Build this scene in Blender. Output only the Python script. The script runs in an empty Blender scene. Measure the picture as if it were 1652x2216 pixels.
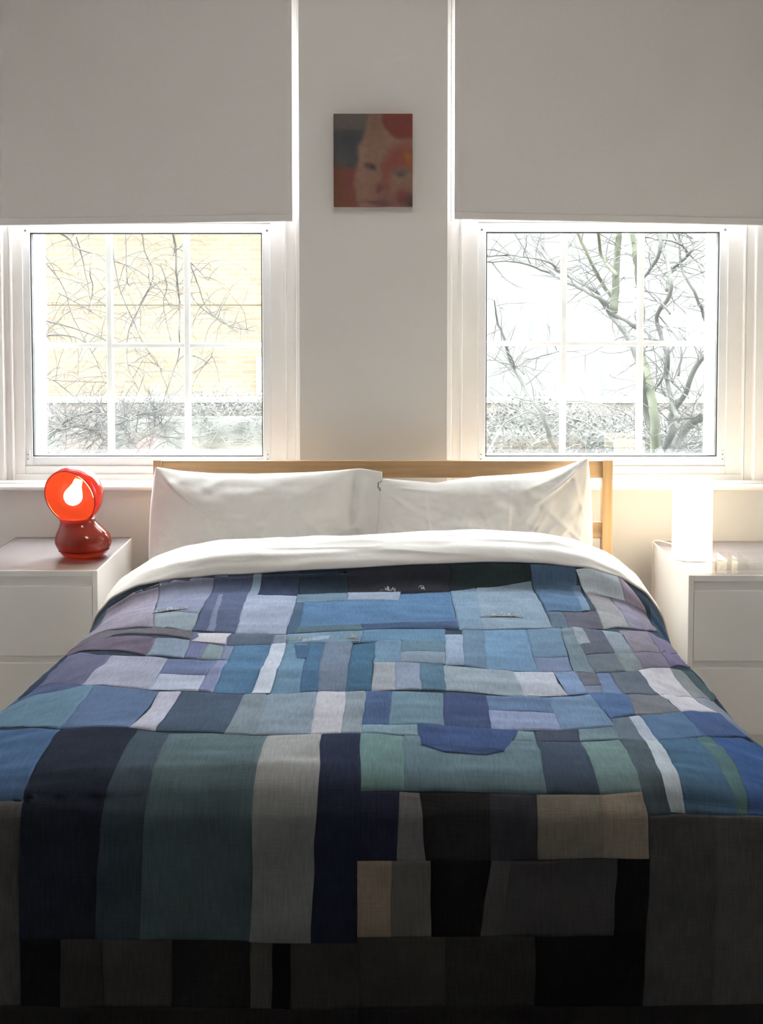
import bpy, bmesh, math, random
import numpy as np
from mathutils import Vector, Matrix
R = math.radians
sc = bpy.context.scene
col = sc.collection

# ---------------------------------------------------------------- camera
F_PX, CX, CY, TILT, EYE = 2675.0, 840.0, 780.0, R(3), 1.37     # frame taken as 1652 x 2216
cam_d = bpy.data.cameras.new('camera'); cam = bpy.data.objects.new('camera', cam_d); col.objects.link(cam)
cam_d.sensor_fit = 'VERTICAL'; cam_d.sensor_height = 36; cam_d.lens = 36 * F_PX / 2216
cam_d.shift_x = (826 - CX) / 2216; cam_d.shift_y = (CY - 1108) / 2216
cam_d.clip_start = .05; cam_d.clip_end = 300
cam.location = (0, 0, EYE); cam.rotation_euler = (R(90) - TILT, 0, 0)
sc.camera = cam
def at(px, py, Y):                       # the point at depth Y that stands at this place of the photograph
    x = (px - CX) / F_PX; yc = -(py - CY) / F_PX
    t = Y / (math.cos(TILT) + yc * math.sin(TILT))
    return Vector((x * t, Y, EYE + t * (-math.sin(TILT) + yc * math.cos(TILT))))

# ---------------------------------------------------------------- sky, exposure
SKY = 40.0
w = bpy.data.worlds.new('overcast_sky'); sc.world = w; w.use_nodes = True
nt = w.node_tree; nt.nodes.clear()
tc = nt.nodes.new('ShaderNodeTexCoord'); sp = nt.nodes.new('ShaderNodeSeparateXYZ'); nt.links.new(tc.outputs['Generated'], sp.inputs[0])
mr = nt.nodes.new('ShaderNodeMapRange'); nt.links.new(sp.outputs['Z'], mr.inputs[0])
mr.inputs[1].default_value = 0; mr.inputs[2].default_value = 1; mr.inputs[3].default_value = .45; mr.inputs[4].default_value = 1.40
ml = nt.nodes.new('ShaderNodeMath'); ml.operation = 'MULTIPLY'; ml.inputs[1].default_value = SKY; nt.links.new(mr.outputs[0], ml.inputs[0])
bg = nt.nodes.new('ShaderNodeBackground'); bg.inputs[0].default_value = (.96, .965, 1.0, 1); nt.links.new(ml.outputs[0], bg.inputs[1])
wo = nt.nodes.new('ShaderNodeOutputWorld'); nt.links.new(bg.outputs[0], wo.inputs[0])
sc.view_settings.view_transform = 'Standard'; sc.view_settings.look = 'None'
sc.view_settings.gamma = 1; sc.view_settings.exposure = 0; sc.view_settings.use_curve_mapping = False
cy = sc.cycles
cy.max_bounces = 14; cy.diffuse_bounces = 8; cy.glossy_bounces = 4; cy.transmission_bounces = 8; cy.transparent_max_bounces = 16
cy.use_denoising = True; cy.sample_clamp_indirect = 20; cy.caustics_reflective = False; cy.caustics_refractive = False


# lamps, added ceiling fill, glare veil, colour calibration
RED_W, WHITE_W, FILL_W, CL_Y, VEIL, PAINT_K = 55.0, 17.0, 20.0, 2.75, .006, 1.0
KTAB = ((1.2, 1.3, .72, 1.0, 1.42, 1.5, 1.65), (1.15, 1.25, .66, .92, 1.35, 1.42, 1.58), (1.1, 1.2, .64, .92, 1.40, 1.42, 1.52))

# ---------------------------------------------------------------- helpers
def lin(c):
    return tuple(((v / 255) / 12.92 if v / 255 <= .04045 else ((v / 255 + .055) / 1.055) ** 2.4) for v in c)
def link(o, parent=None):
    col.objects.link(o)
    if parent is not None: o.parent = parent
    return o
def tag(o, label=None, cat=None, group=None, kind=None):
    for k, v in (('label', label), ('category', cat), ('group', group), ('kind', kind)):
        if v: o[k] = v
    return o
def empty(name, loc=(0, 0, 0)):
    o = bpy.data.objects.new(name, None); o.empty_display_size = .05; o.location = loc; return link(o)
def wobj(name, me, mat, parent=None):
    """link a mesh whose vertices are in world coordinates; keep them there under the parent"""
    o = bpy.data.objects.new(name, me); link(o, parent)
    if mat is not None: me.materials.append(mat)
    if parent is not None:
        pw = Vector(parent.location)
        q = parent
        while q.parent is not None: q = q.parent; pw += Vector(q.location)
        me.transform(Matrix.Translation(-pw))
    return o
def centre(o):
    """put the origin of a top-level mesh at the middle of its underside"""
    me = o.data; c = np.empty(len(me.vertices) * 3); me.vertices.foreach_get('co', c); c = c.reshape(-1, 3)
    p = Vector(((c[:, 0].min() + c[:, 0].max()) / 2, (c[:, 1].min() + c[:, 1].max()) / 2, c[:, 2].min()))
    me.transform(Matrix.Translation(-p)); o.location = p; return o
class MB:
    def __init__(s): s.bm = bmesh.new()
    def box(s, x0, x1, y0, y1, z0, z1, bevel=0.0, seg=1, rot=None):
        m = Matrix.Translation(((x0 + x1) / 2, (y0 + y1) / 2, (z0 + z1) / 2))
        if rot is not None: m = m @ rot
        m = m @ Matrix.Diagonal((abs(x1 - x0), abs(y1 - y0), abs(z1 - z0), 1))
        r = bmesh.ops.create_cube(s.bm, size=1, matrix=m)
        if bevel:
            ed = list({e for v in r['verts'] for e in v.link_edges})
            bmesh.ops.bevel(s.bm, geom=ed, offset=bevel, segments=seg, affect='EDGES', profile=.5)
        return s
    def lathe(s, prof, c=(0, 0, 0), n=48):
        rings = []
        for p in prof:
            r, z = p[0], p[1]; ox = p[2] if len(p) > 2 else 0; oy = p[3] if len(p) > 3 else 0
            rings.append([s.bm.verts.new((c[0] + ox + r * math.cos(2 * math.pi * i / n), c[1] + oy + r * math.sin(2 * math.pi * i / n), c[2] + z)) for i in range(n)])
        for a, b in zip(rings, rings[1:]):
            for i in range(n): s.bm.faces.new((a[i], a[(i + 1) % n], b[(i + 1) % n], b[i]))
        return s, rings
    def tube(s, pts, rad, n=6):
        pts = [Vector(p) for p in pts]; m = len(pts)
        if not hasattr(rad, '__len__'): rad = [rad] * m
        rings = []; up = Vector((.3, 1, .2)).normalized()
        for i, p in enumerate(pts):
            d = (pts[min(i + 1, m - 1)] - pts[max(i - 1, 0)])
            d = d.normalized() if d.length > 1e-9 else Vector((0, 0, 1))
            a = d.cross(up)
            if a.length < .05: a = d.cross(Vector((1, 0, 0)))
            a.normalize(); b = d.cross(a)
            rings.append([s.bm.verts.new(p + (a * math.cos(2 * math.pi * k / n) + b * math.sin(2 * math.pi * k / n)) * rad[i]) for k in range(n)])
        for a, b in zip(rings, rings[1:]):
            for k in range(n): s.bm.faces.new((a[k], a[(k + 1) % n], b[(k + 1) % n], b[k]))
        s.bm.faces.new(rings[0]); s.bm.faces.new(rings[-1][::-1]); return s
    def build(s, name, mat, parent=None, smooth=False):
        bmesh.ops.recalc_face_normals(s.bm, faces=s.bm.faces)
        me = bpy.data.meshes.new(name); s.bm.to_mesh(me); s.bm.free()
        if smooth: me.polygons.foreach_set('use_smooth', [True] * len(me.polygons))
        return wobj(name, me, mat, parent)
def grid_mesh(name, P, uv=None, smooth=True, colors=None, wrap=False):
    """P: (n, m, 3) array of world points"""
    n, m = P.shape[:2]
    me = bpy.data.meshes.new(name)
    idx = np.arange(n * m).reshape(n, m)
    f = np.stack([idx[:-1, :-1], idx[1:, :-1], idx[1:, 1:], idx[:-1, 1:]], -1).reshape(-1, 4)
    me.from_pydata(P.reshape(-1, 3).tolist(), [], f.tolist())
    if smooth: me.polygons.foreach_set('use_smooth', [True] * len(me.polygons))
    if uv is not None:
        l = me.uv_layers.new(name='cloth'); vi = np.empty(len(me.loops), int); me.loops.foreach_get('vertex_index', vi)
        l.data.foreach_set('uv', uv.reshape(-1, 2)[vi].ravel())
    if colors is not None:
        ca = me.color_attributes.new('paint', 'FLOAT_COLOR', 'POINT')
        ca.data.foreach_set('color', np.c_[colors.reshape(-1, 3), np.ones(n * m)].ravel())
    return me

# ---------------------------------------------------------------- materials
def mat(name, c, rough=.6, noise=0.0, scale=20, bump=0.0, bscale=80, spec=.5, sheen=0.0, metal=0.0, coat=0.0, stretch=(1, 1, 1), sub=0.0, c2=None):
    m = bpy.data.materials.new(name); m.use_nodes = True; t = m.node_tree; N = t.nodes; L = t.links
    b = N['Principled BSDF']; b.inputs['Roughness'].default_value = rough; b.inputs['Specular IOR Level'].default_value = spec
    b.inputs['Metallic'].default_value = metal; b.inputs['Coat Weight'].default_value = coat
    b.inputs['Sheen Weight'].default_value = sheen
    b.inputs['Base Color'].default_value = (*c, 1)
    tcn = N.new('ShaderNodeTexCoord'); mp = N.new('ShaderNodeMapping'); mp.inputs['Scale'].default_value = stretch; L.new(tcn.outputs['Object'], mp.inputs[0])
    if noise or c2:
        n = N.new('ShaderNodeTexNoise'); n.inputs['Scale'].default_value = scale; n.inputs['Detail'].default_value = 5; L.new(mp.outputs[0], n.inputs[0])
        x = N.new('ShaderNodeMix'); x.data_type = 'RGBA'
        lo = c2 if c2 else tuple(v * (1 - noise) for v in c); hi = c if c2 else tuple(min(1, v * (1 + noise)) for v in c)
        x.inputs[6].default_value = (*lo, 1); x.inputs[7].default_value = (*hi, 1)
        cr = N.new('ShaderNodeMapRange'); cr.inputs[1].default_value = .3; cr.inputs[2].default_value = .7; L.new(n.outputs[0], cr.inputs[0]); L.new(cr.outputs[0], x.inputs[0])
        L.new(x.outputs[2], b.inputs['Base Color'])
    if bump:
        n2 = N.new('ShaderNodeTexNoise'); n2.inputs['Scale'].default_value = bscale; n2.inputs['Detail'].default_value = 4; L.new(mp.outputs[0], n2.inputs[0])
        bp = N.new('ShaderNodeBump'); bp.inputs['Strength'].default_value = bump; bp.inputs['Distance'].default_value = .002; L.new(n2.outputs[0], bp.inputs['Height']); L.new(bp.outputs[0], b.inputs['Normal'])
    return m
M = {}
M['wall'] = mat('wall_paint', (0.6789, 0.6650, 0.6510), .85, noise=.015, scale=3, bump=.15, bscale=160)
M['added_rug'] = mat('added_dark_rug', (.045, .045, .05), .98, noise=.2, scale=200, bump=.6, bscale=400)
M['darkwall'] = mat('dark_grey_paint', (.13, .13, .14), .9)
M['ceiling'] = mat('ceiling_paint', (.85, .84, .83), .9, noise=.01, scale=3)
M['floor'] = mat('beige_carpet', (.64, .60, .55), .95, noise=.08, scale=300, bump=.5, bscale=500)
M['gloss'] = mat('window_gloss_paint', (.90, .885, .87), .32, noise=.02, scale=9, bump=.05, bscale=40)
M['alu'] = mat('white_secondary_frame', (.88, .89, .91), .35, noise=.01)
M['gasket'] = mat('black_rubber_gasket', (.015, .017, .018), .6)
M['screw'] = mat('screw_metal', (.25, .25, .26), .4, metal=.8)
M['blind'] = mat('grey_blind_fabric', (0.6512, 0.6248, 0.6204), .9, noise=.03, scale=260, bump=.2, bscale=700, stretch=(1, 1, 1))
M['chain'] = mat('blind_chain_plastic', (.75, .73, .70), .4)
M['oak'] = mat('oak_veneer', (0.4480, 0.2800, 0.1360), .45, noise=.22, scale=9, bump=.12, bscale=60, stretch=(.35, 5, 5))
M['oakv'] = mat('oak_upright', (0.4760, 0.2975, 0.1445), .45, noise=.22, scale=9, bump=.12, bscale=60, stretch=(5, 5, .35))
M['cotton'] = mat('white_cotton', (.69, .672, .65), .9, noise=.015, scale=30, bump=.35, bscale=55, spec=.2)
M['mattress'] = mat('mattress_ticking', (.75, .73, .70), .9)
M['drawer'] = mat('white_lacquer', (.80, .785, .765), .38, noise=.012, scale=8)
M['carcass'] = mat('carcass_inside', (.55, .51, .47), .7)  # plain darker board of back panels and drawer boxes
M['canvas_side'] = mat('canvas_edge', (.30, .17, .14), .8, noise=.4, scale=25)
M['bark'] = mat('grey_bark', (0.0577, 0.0577, 0.0536), .9, noise=.35, scale=5, spec=0)
M['bark_green'] = mat('green_grey_bark', (0.0615, 0.0665, 0.0466), .9, noise=.35, scale=5, spec=0)
M['twig'] = mat('bare_twigs', (0.0605, 0.0582, 0.0559), .9, noise=.3, scale=4, spec=0)
M['ivy'] = mat('winter_hedge', (0.0798, 0.0798, 0.0745), .9, noise=.4, scale=2, spec=0)
M['render'] = mat('pale_render', (0.0864, 0.0864, 0.0854), .9, noise=.04, scale=.4, spec=0)
M['coping'] = mat('stone_coping', (0.2993, 0.2993, 0.2926), .9, noise=.1, scale=2, spec=0)
M['lawn'] = mat('winter_lawn', (0.1164, 0.1263, 0.0864), .95, noise=.3, scale=.8, spec=0)
M['farpane'] = mat('far_window_pane', (.30, .36, .42), .2, spec=0)
M['roof'] = mat('slate_roof', (.22, .22, .23), .8, noise=.2, scale=2, spec=0)
M['whiteframe'] = mat('far_white_frame', (.8, .8, .8), .5, spec=0)
M['cable'] = mat('white_cable', (.6, .55, .5), .5)

def brick_mat(name, c1, c2, mortar, sc_=1.0):
    m = bpy.data.materials.new(name); m.use_nodes = True; t = m.node_tree; b = t.nodes['Principled BSDF']; b.inputs['Roughness'].default_value = .9; b.inputs['Specular IOR Level'].default_value = 0
    tcn = t.nodes.new('ShaderNodeTexCoord'); s = t.nodes.new('ShaderNodeSeparateXYZ'); c = t.nodes.new('ShaderNodeCombineXYZ')
    t.links.new(tcn.outputs['Object'], s.inputs[0]); t.links.new(s.outputs[0], c.inputs[0]); t.links.new(s.outputs[2], c.inputs[1])
    br = t.nodes.new('ShaderNodeTexBrick'); t.links.new(c.outputs[0], br.inputs[0])
    br.inputs['Color1'].default_value = (*c1, 1); br.inputs['Color2'].default_value = (*c2, 1); br.inputs['Mortar'].default_value = (*mortar, 1)
    br.inputs['Scale'].default_value = 1 / sc_; br.inputs['Brick Width'].default_value = .225; br.inputs['Row Height'].default_value = .075; br.inputs['Mortar Size'].default_value = .006
    n = t.nodes.new('ShaderNodeTexNoise'); n.inputs['Scale'].default_value = .5; t.links.new(tcn.outputs['Object'], n.inputs[0])
    mx = t.nodes.new('ShaderNodeMix'); mx.data_type = 'RGBA'; mx.blend_type = 'MULTIPLY'; mx.inputs[0].default_value = .5
    t.links.new(br.outputs['Color'], mx.inputs[6]); t.links.new(n.outputs['Color'], mx.inputs[7])
    h = t.nodes.new('ShaderNodeMapRange'); h.inputs[3].default_value = .75; h.inputs[4].default_value = 1.15; t.links.new(n.outputs[0], h.inputs[0])
    t.links.new(h.outputs[0], mx.inputs[7]); t.links.new(mx.outputs[2], b.inputs['Base Color'])
    return m
M['brick'] = brick_mat('yellow_stock_brick', (0.0931, 0.0710, 0.0505), (0.0765, 0.0569, 0.0384), (0.0998, 0.0853, 0.0719), 2.0)
M['redbrick'] = brick_mat('weathered_red_brick', (0.0864, 0.0714, 0.0648), (0.0698, 0.0583, 0.0532), (0.0998, 0.0914, 0.0831), 1.0)

def glass_mat(name, tint=(1, 1, 1), refl=.5, ior=1.5):
    m = bpy.data.materials.new(name); m.use_nodes = True; t = m.node_tree; t.nodes.clear()
    tr = t.nodes.new('ShaderNodeBsdfTransparent'); tr.inputs[0].default_value = (*tint, 1)
    gl = t.nodes.new('ShaderNodeBsdfGlossy'); gl.inputs['Roughness'].default_value = .02
    fr = t.nodes.new('ShaderNodeFresnel'); fr.inputs[0].default_value = ior
    ge = t.nodes.new('ShaderNodeNewGeometry'); fb = t.nodes.new('ShaderNodeMath'); fb.operation = 'SUBTRACT'; fb.inputs[0].default_value = 1; t.links.new(ge.outputs['Backfacing'], fb.inputs[1])
    f2 = t.nodes.new('ShaderNodeMath'); f2.operation = 'MULTIPLY'; t.links.new(fr.outputs[0], f2.inputs[0]); t.links.new(fb.outputs[0], f2.inputs[1])
    mu = t.nodes.new('ShaderNodeMath'); mu.operation = 'MULTIPLY'; mu.inputs[1].default_value = refl; t.links.new(f2.outputs[0], mu.inputs[0])
    mx = t.nodes.new('ShaderNodeMixShader'); t.links.new(mu.outputs[0], mx.inputs[0]); t.links.new(tr.outputs[0], mx.inputs[1]); t.links.new(gl.outputs[0], mx.inputs[2])
    o = t.nodes.new('ShaderNodeOutputMaterial'); t.links.new(mx.outputs[0], o.inputs[0]); return m
M['pane'] = glass_mat('window_glass', (.97, .985, .98), .8)
def veil_mat(name, t_):  # veiling glare put into the pane as a translucent share
    m = glass_mat(name, (.97, .985, .98), .8); t = m.node_tree
    out = t.nodes['Material Output']; sh = out.inputs[0].links[0].from_socket
    tl = t.nodes.new('ShaderNodeBsdfTranslucent'); tl.inputs[0].default_value = (.95, .97, 1, 1)
    n = t.nodes.new('ShaderNodeTexNoise'); n.inputs['Scale'].default_value = 3; n.inputs['Detail'].default_value = 3
    tcn = t.nodes.new('ShaderNodeTexCoord'); t.links.new(tcn.outputs['Object'], n.inputs[0])
    mr_ = t.nodes.new('ShaderNodeMapRange'); mr_.inputs[3].default_value = t_ * .8; mr_.inputs[4].default_value = t_ * 1.2; t.links.new(n.outputs[0], mr_.inputs[0])
    mx = t.nodes.new('ShaderNodeMixShader'); t.links.new(mr_.outputs[0], mx.inputs[0]); t.links.new(sh, mx.inputs[1]); t.links.new(tl.outputs[0], mx.inputs[2]); t.links.new(mx.outputs[0], out.inputs[0]); return m
M['veil_pane'] = veil_mat('glare_veil_glass', VEIL)
M['clear'] = glass_mat('clear_sheet', (.74, .72, .725), .7, 1.45)
M['acrylic'] = glass_mat('clear_acrylic', (.96, .97, .97), .5)
def emit_mat(name, c, s):
    m = bpy.data.materials.new(name); m.use_nodes = True; t = m.node_tree; t.nodes.clear()
    e = t.nodes.new('ShaderNodeEmission'); e.inputs[0].default_value = (*c, 1); e.inputs[1].default_value = s
    o = t.nodes.new('ShaderNodeOutputMaterial'); t.links.new(e.outputs[0], o.inputs[0]); return m
def red_shell_mat():
    m = bpy.data.materials.new('translucent_red_plastic'); m.use_nodes = True; t = m.node_tree; t.nodes.clear()
    tr = t.nodes.new('ShaderNodeBsdfTransparent'); tr.inputs[0].default_value = (.62, .13, .08, 1)
    df = t.nodes.new('ShaderNodeBsdfDiffuse'); df.inputs[0].default_value = (.44, .075, .04, 1)
    tl = t.nodes.new('ShaderNodeBsdfTranslucent'); tl.inputs[0].default_value = (.38, .06, .03, 1)
    gl = t.nodes.new('ShaderNodeBsdfGlossy'); gl.inputs['Roughness'].default_value = .06
    fr = t.nodes.new('ShaderNodeFresnel'); fr.inputs[0].default_value = 1.5
    a = t.nodes.new('ShaderNodeMixShader'); a.inputs[0].default_value = .5; t.links.new(df.outputs[0], a.inputs[1]); t.links.new(tl.outputs[0], a.inputs[2])
    b = t.nodes.new('ShaderNodeMixShader'); b.inputs[0].default_value = .55; t.links.new(tr.outputs[0], b.inputs[1]); t.links.new(a.outputs[0], b.inputs[2])
    ge = t.nodes.new('ShaderNodeNewGeometry'); fb = t.nodes.new('ShaderNodeMath'); fb.operation = 'SUBTRACT'; fb.inputs[0].default_value = 1; t.links.new(ge.outputs['Backfacing'], fb.inputs[1])
    f2 = t.nodes.new('ShaderNodeMath'); f2.operation = 'MULTIPLY'; t.links.new(fr.outputs[0], f2.inputs[0]); t.links.new(fb.outputs[0], f2.inputs[1])
    c = t.nodes.new('ShaderNodeMixShader'); t.links.new(f2.outputs[0], c.inputs[0]); t.links.new(b.outputs[0], c.inputs[1]); t.links.new(gl.outputs[0], c.inputs[2])
    o = t.nodes.new('ShaderNodeOutputMaterial'); t.links.new(c.outputs[0], o.inputs[0]); return m
M['red'] = red_shell_mat()
def denim_mat():
    m = bpy.data.materials.new('denim'); m.use_nodes = True; t = m.node_tree; N = t.nodes; L = t.links
    b = N['Principled BSDF']; b.inputs['Roughness'].default_value = .92; b.inputs['Specular IOR Level'].default_value = 0; b.inputs['Sheen Weight'].default_value = 0
    oi = N.new('ShaderNodeObjectInfo'); uv = N.new('ShaderNodeUVMap'); uv.uv_map = 'cloth'
    mp = N.new('ShaderNodeMapping'); L.new(uv.outputs[0], mp.inputs[0]); L.new(oi.outputs['Random'], mp.inputs['Location'])
    fade = N.new('ShaderNodeTexNoise'); fade.inputs['Scale'].default_value = 14; fade.inputs['Detail'].default_value = 5; L.new(mp.outputs[0], fade.inputs[0])
    m2 = N.new('ShaderNodeMapping'); m2.inputs['Scale'].default_value = (260, 26, 1); L.new(uv.outputs[0], m2.inputs[0])
    slub = N.new('ShaderNodeTexNoise'); slub.inputs['Scale'].default_value = 1; slub.inputs['Detail'].default_value = 3; L.new(m2.outputs[0], slub.inputs[0])
    m3 = N.new('ShaderNodeMapping'); m3.inputs['Scale'].default_value = (30, 420, 1); L.new(uv.outputs[0], m3.inputs[0])
    weft = N.new('ShaderNodeTexNoise'); weft.inputs['Scale'].default_value = 1; weft.inputs['Detail'].default_value = 2; L.new(m3.outputs[0], weft.inputs[0])
    def mm(op, a, bb, c=None):
        n = N.new('ShaderNodeMath'); n.operation = op
        for i, v in enumerate((a, bb, c)):
            if v is None: continue
            if hasattr(v, 'links'): L.new(v, n.inputs[i])
            else: n.inputs[i].default_value = v
        return n.outputs[0]
    s = mm('MULTIPLY_ADD', fade.outputs[0], .55, .30)
    s = mm('MULTIPLY_ADD', slub.outputs[0], .55, s); s = mm('MULTIPLY_ADD', weft.outputs[0], .3, s)
    vm = N.new('ShaderNodeVectorMath'); vm.operation = 'SCALE'; L.new(oi.outputs['Color'], vm.inputs[0]); L.new(s, vm.inputs['Scale'])
    L.new(vm.outputs[0], b.inputs['Base Color'])
    bp = N.new('ShaderNodeBump'); bp.inputs['Strength'].default_value = .35; bp.inputs['Distance'].default_value = .0015
    h = mm('ADD', slub.outputs[0], weft.outputs[0]); L.new(h, bp.inputs['Height']); L.new(bp.outputs[0], b.inputs['Normal'])
    return m
M['denim'] = denim_mat()
def paint_mat():
    m = bpy.data.materials.new('oil_paint'); m.use_nodes = True; t = m.node_tree; b = t.nodes['Principled BSDF']; b.inputs['Roughness'].default_value = .55
    a = t.nodes.new('ShaderNodeAttribute'); a.attribute_name = 'paint'
    n = t.nodes.new('ShaderNodeTexNoise'); n.inputs['Scale'].default_value = 60; n.inputs['Detail'].default_value = 4
    tcn = t.nodes.new('ShaderNodeTexCoord'); t.links.new(tcn.outputs['Object'], n.inputs[0])
    mr_ = t.nodes.new('ShaderNodeMapRange'); mr_.inputs[3].default_value = .8; mr_.inputs[4].default_value = 1.2; t.links.new(n.outputs[0], mr_.inputs[0])
    v = t.nodes.new('ShaderNodeVectorMath'); v.operation = 'SCALE'; t.links.new(a.outputs['Color'], v.inputs[0]); t.links.new(mr_.outputs[0], v.inputs['Scale'])
    t.links.new(v.outputs[0], b.inputs['Base Color']); return m
M['paint'] = paint_mat()

# ---------- quilt surface: (u across, v along, metres of cloth) -> world ----------
def _fine(pts, n=1400, sm=25):
    p = np.array(pts, float)
    d = np.r_[0, np.cumsum(np.hypot(*np.diff(p, axis=0).T))]
    s = np.linspace(0, d[-1], n)
    c = np.c_[np.interp(s, d, p[:, 0]), np.interp(s, d, p[:, 1])]
    k = np.hanning(2 * sm + 3)[1:-1]; k /= k.sum()
    for j in (0, 1):
        a = c[:, j]
        a = np.r_[2 * a[0] - a[sm:0:-1], a, 2 * a[-1] - a[-2:-sm - 2:-1]]
        c[:, j] = np.convolve(a, k, 'valid')
    d = np.r_[0, np.cumsum(np.hypot(*np.diff(c, axis=0).T))]
    return d, c
_SD, _SC = _fine([(0, 0), (.3, .002), (.48, .008), (.6, .022), (.70, .055), (.775, .105), (.825, .17), (.85, .25), (.862, .33), (.866, .42)])
_LD, _LC = _fine([(3.905, .46), (3.89, .54), (3.845, .605), (3.775, .637), (3.69, .648), (3.61, .645), (3.545, .633), (3.506, .612), (3.486, .588),
                  (3.470, .563), (3.445, .549), (3.40, .545), (3.30, .546), (3.0, .546), (2.6, .554), (2.34, .565), (2.11, .577),
                  (2.03, .577), (1.985, .566), (1.958, .528), (1.952, .46), (1.953, .36), (1.957, .20), (1.960, .07)], sm=8)
VMAX = _LD[-1]; UMAX = _SD[-1]
_rs = np.random.RandomState(7)
_LAT = _rs.rand(8, 64, 64) * 2 - 1
def noise(x, y, k=0):
    x = np.asarray(x, float) + 200.3; y = np.asarray(y, float) + 200.7
    xi = np.floor(x).astype(int); yi = np.floor(y).astype(int); fx = x - xi; fy = y - yi
    fx = fx * fx * (3 - 2 * fx); fy = fy * fy * (3 - 2 * fy); L = _LAT[k]
    a = L[xi % 64, yi % 64]; b = L[(xi + 1) % 64, yi % 64]; c = L[xi % 64, (yi + 1) % 64]; d = L[(xi + 1) % 64, (yi + 1) % 64]
    return (a + (b - a) * fx) * (1 - fy) + (c + (d - c) * fx) * fy
def base_surf(u, v):
    u = np.asarray(u, float); v = np.asarray(v, float)
    au = np.abs(u)
    X = np.interp(au, _SD, _SC[:, 0]); dx = np.interp(au, _SD, _SC[:, 1])
    Y = np.interp(v, _LD, _LC[:, 0]); Z0 = np.interp(v, _LD, _LC[:, 1])
    t = np.clip((3.9 - Y) / 1.8, 0, 1)
    wl = .985 + .10 * t; wr = .965 + .065 * t
    X = np.sign(u) * X * np.where(u < 0, wl, wr) - .012
    sag = np.where(u < 0, .95 - .22 * t, 1.0 + .12 * t)
    dx = dx * sag
    top = .60
    dy = np.maximum(.552 - Z0, 0); up = np.minimum(.552 - Z0, 0)
    foot = v > 1.0
    d = np.where(foot, (np.maximum(dx, 0) ** 3 + dy ** 3) ** (1 / 3.), dx + dy)
    Z = .552 - d - up * (1 - .35 * np.clip((au - .5) / .4, 0, 1))
    Z = np.where(Z < .075, .075 + (Z - .075) * .15, Z)
    # the head roll leans: higher on the right half
    roll = np.clip((1.05 - v) / .5, 0, 1) * np.clip(v / .1, 0, 1)
    Z = Z + roll * (.012 * np.tanh(u * 2.2) - .006) * (v < .55)
    return np.stack([X, Y, Z], -1)
def wrinkle(u, v):
    w = .0042 * noise(u * 2.6, v * 6.5, 0) + .0026 * noise(u * 5.5, v * 15, 1) + .0012 * noise(u * 11, v * 34, 2)
    w += .0006 * noise(u * 8, v * 62, 5) + .0004 * noise(u * 11, v * 34, 6)
    w += .0012 * (1 - np.abs(noise(u * 3.2 + 4, v * 13, 3))) ** 3 * 1.6
    w += .010 * noise(u * 1.3, v * 1.6, 4)
    return w
def surf(u, v, off=0.0):
    e = 2e-3
    p = base_surf(u, v)
    du = base_surf(u + e, v) - base_surf(u - e, v); dv = base_surf(u, v + e) - base_surf(u, v - e)
    n = np.cross(du, dv); n /= np.linalg.norm(n, axis=-1, keepdims=True) + 1e-12
    n = -n
    return p + n * (np.asarray(off) + wrinkle(u, v))[..., None]

# ---------------------------------------------------------------- room shell
RX0, RX1, RY0, RY1, RZ = -1.60, 1.62, -1.6, 4.30, 2.72
def struct(name, mb, m, smooth=False):
    o = mb.build(name, m, None, smooth); centre(o); o['kind'] = 'structure'; return o
def opening(px0, px1, pyb):
    a = at(px0, pyb, RY1); b = at(px1, pyb, RY1); return a.x, b.x, a.z
OPEN = {1: opening(-17, 650, 1058), 2: opening(967, 1664, 1058)}
ZT = 2.48; ZB = OPEN[1][2]
wb = MB(); xs = [RX0 - .15, OPEN[1][0], OPEN[1][1], OPEN[2][0], OPEN[2][1], RX1 + .15]
wb.box(xs[0], xs[5], RY1, RY1 + .32, 0, ZB); wb.box(xs[0], xs[5], RY1, RY1 + .32, ZT, RZ)
for i in (0, 2, 4): wb.box(xs[i], xs[i + 1], RY1, RY1 + .32, ZB, ZT)
struct('wall_back', wb, M['wall'])
struct('wall_left', MB().box(RX0 - .15, RX0, RY0, RY1, 0, RZ), M['wall'])
struct('wall_right', MB().box(RX1, RX1 + .15, RY0, RY1, 0, RZ), M['wall'])
struct('wall_front', MB().box(RX0 - .15, RX1 + .15, RY0 - .15, RY0, 0, RZ), M['darkwall'])
struct('floor', MB().box(RX0 - .15, RX1 + .15, RY0 - .15, RY1 + .32, -.12, 0), M['floor'])
struct('ceiling', MB().box(RX0 - .15, RX1 + .15, RY0 - .15, RY1 + .32, RZ, RZ + .12), M['ceiling'])
struct('baseboard_back', MB().box(RX0, RX1, RY1 - .018, RY1, 0, .12, .004), M['gloss'])

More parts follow.
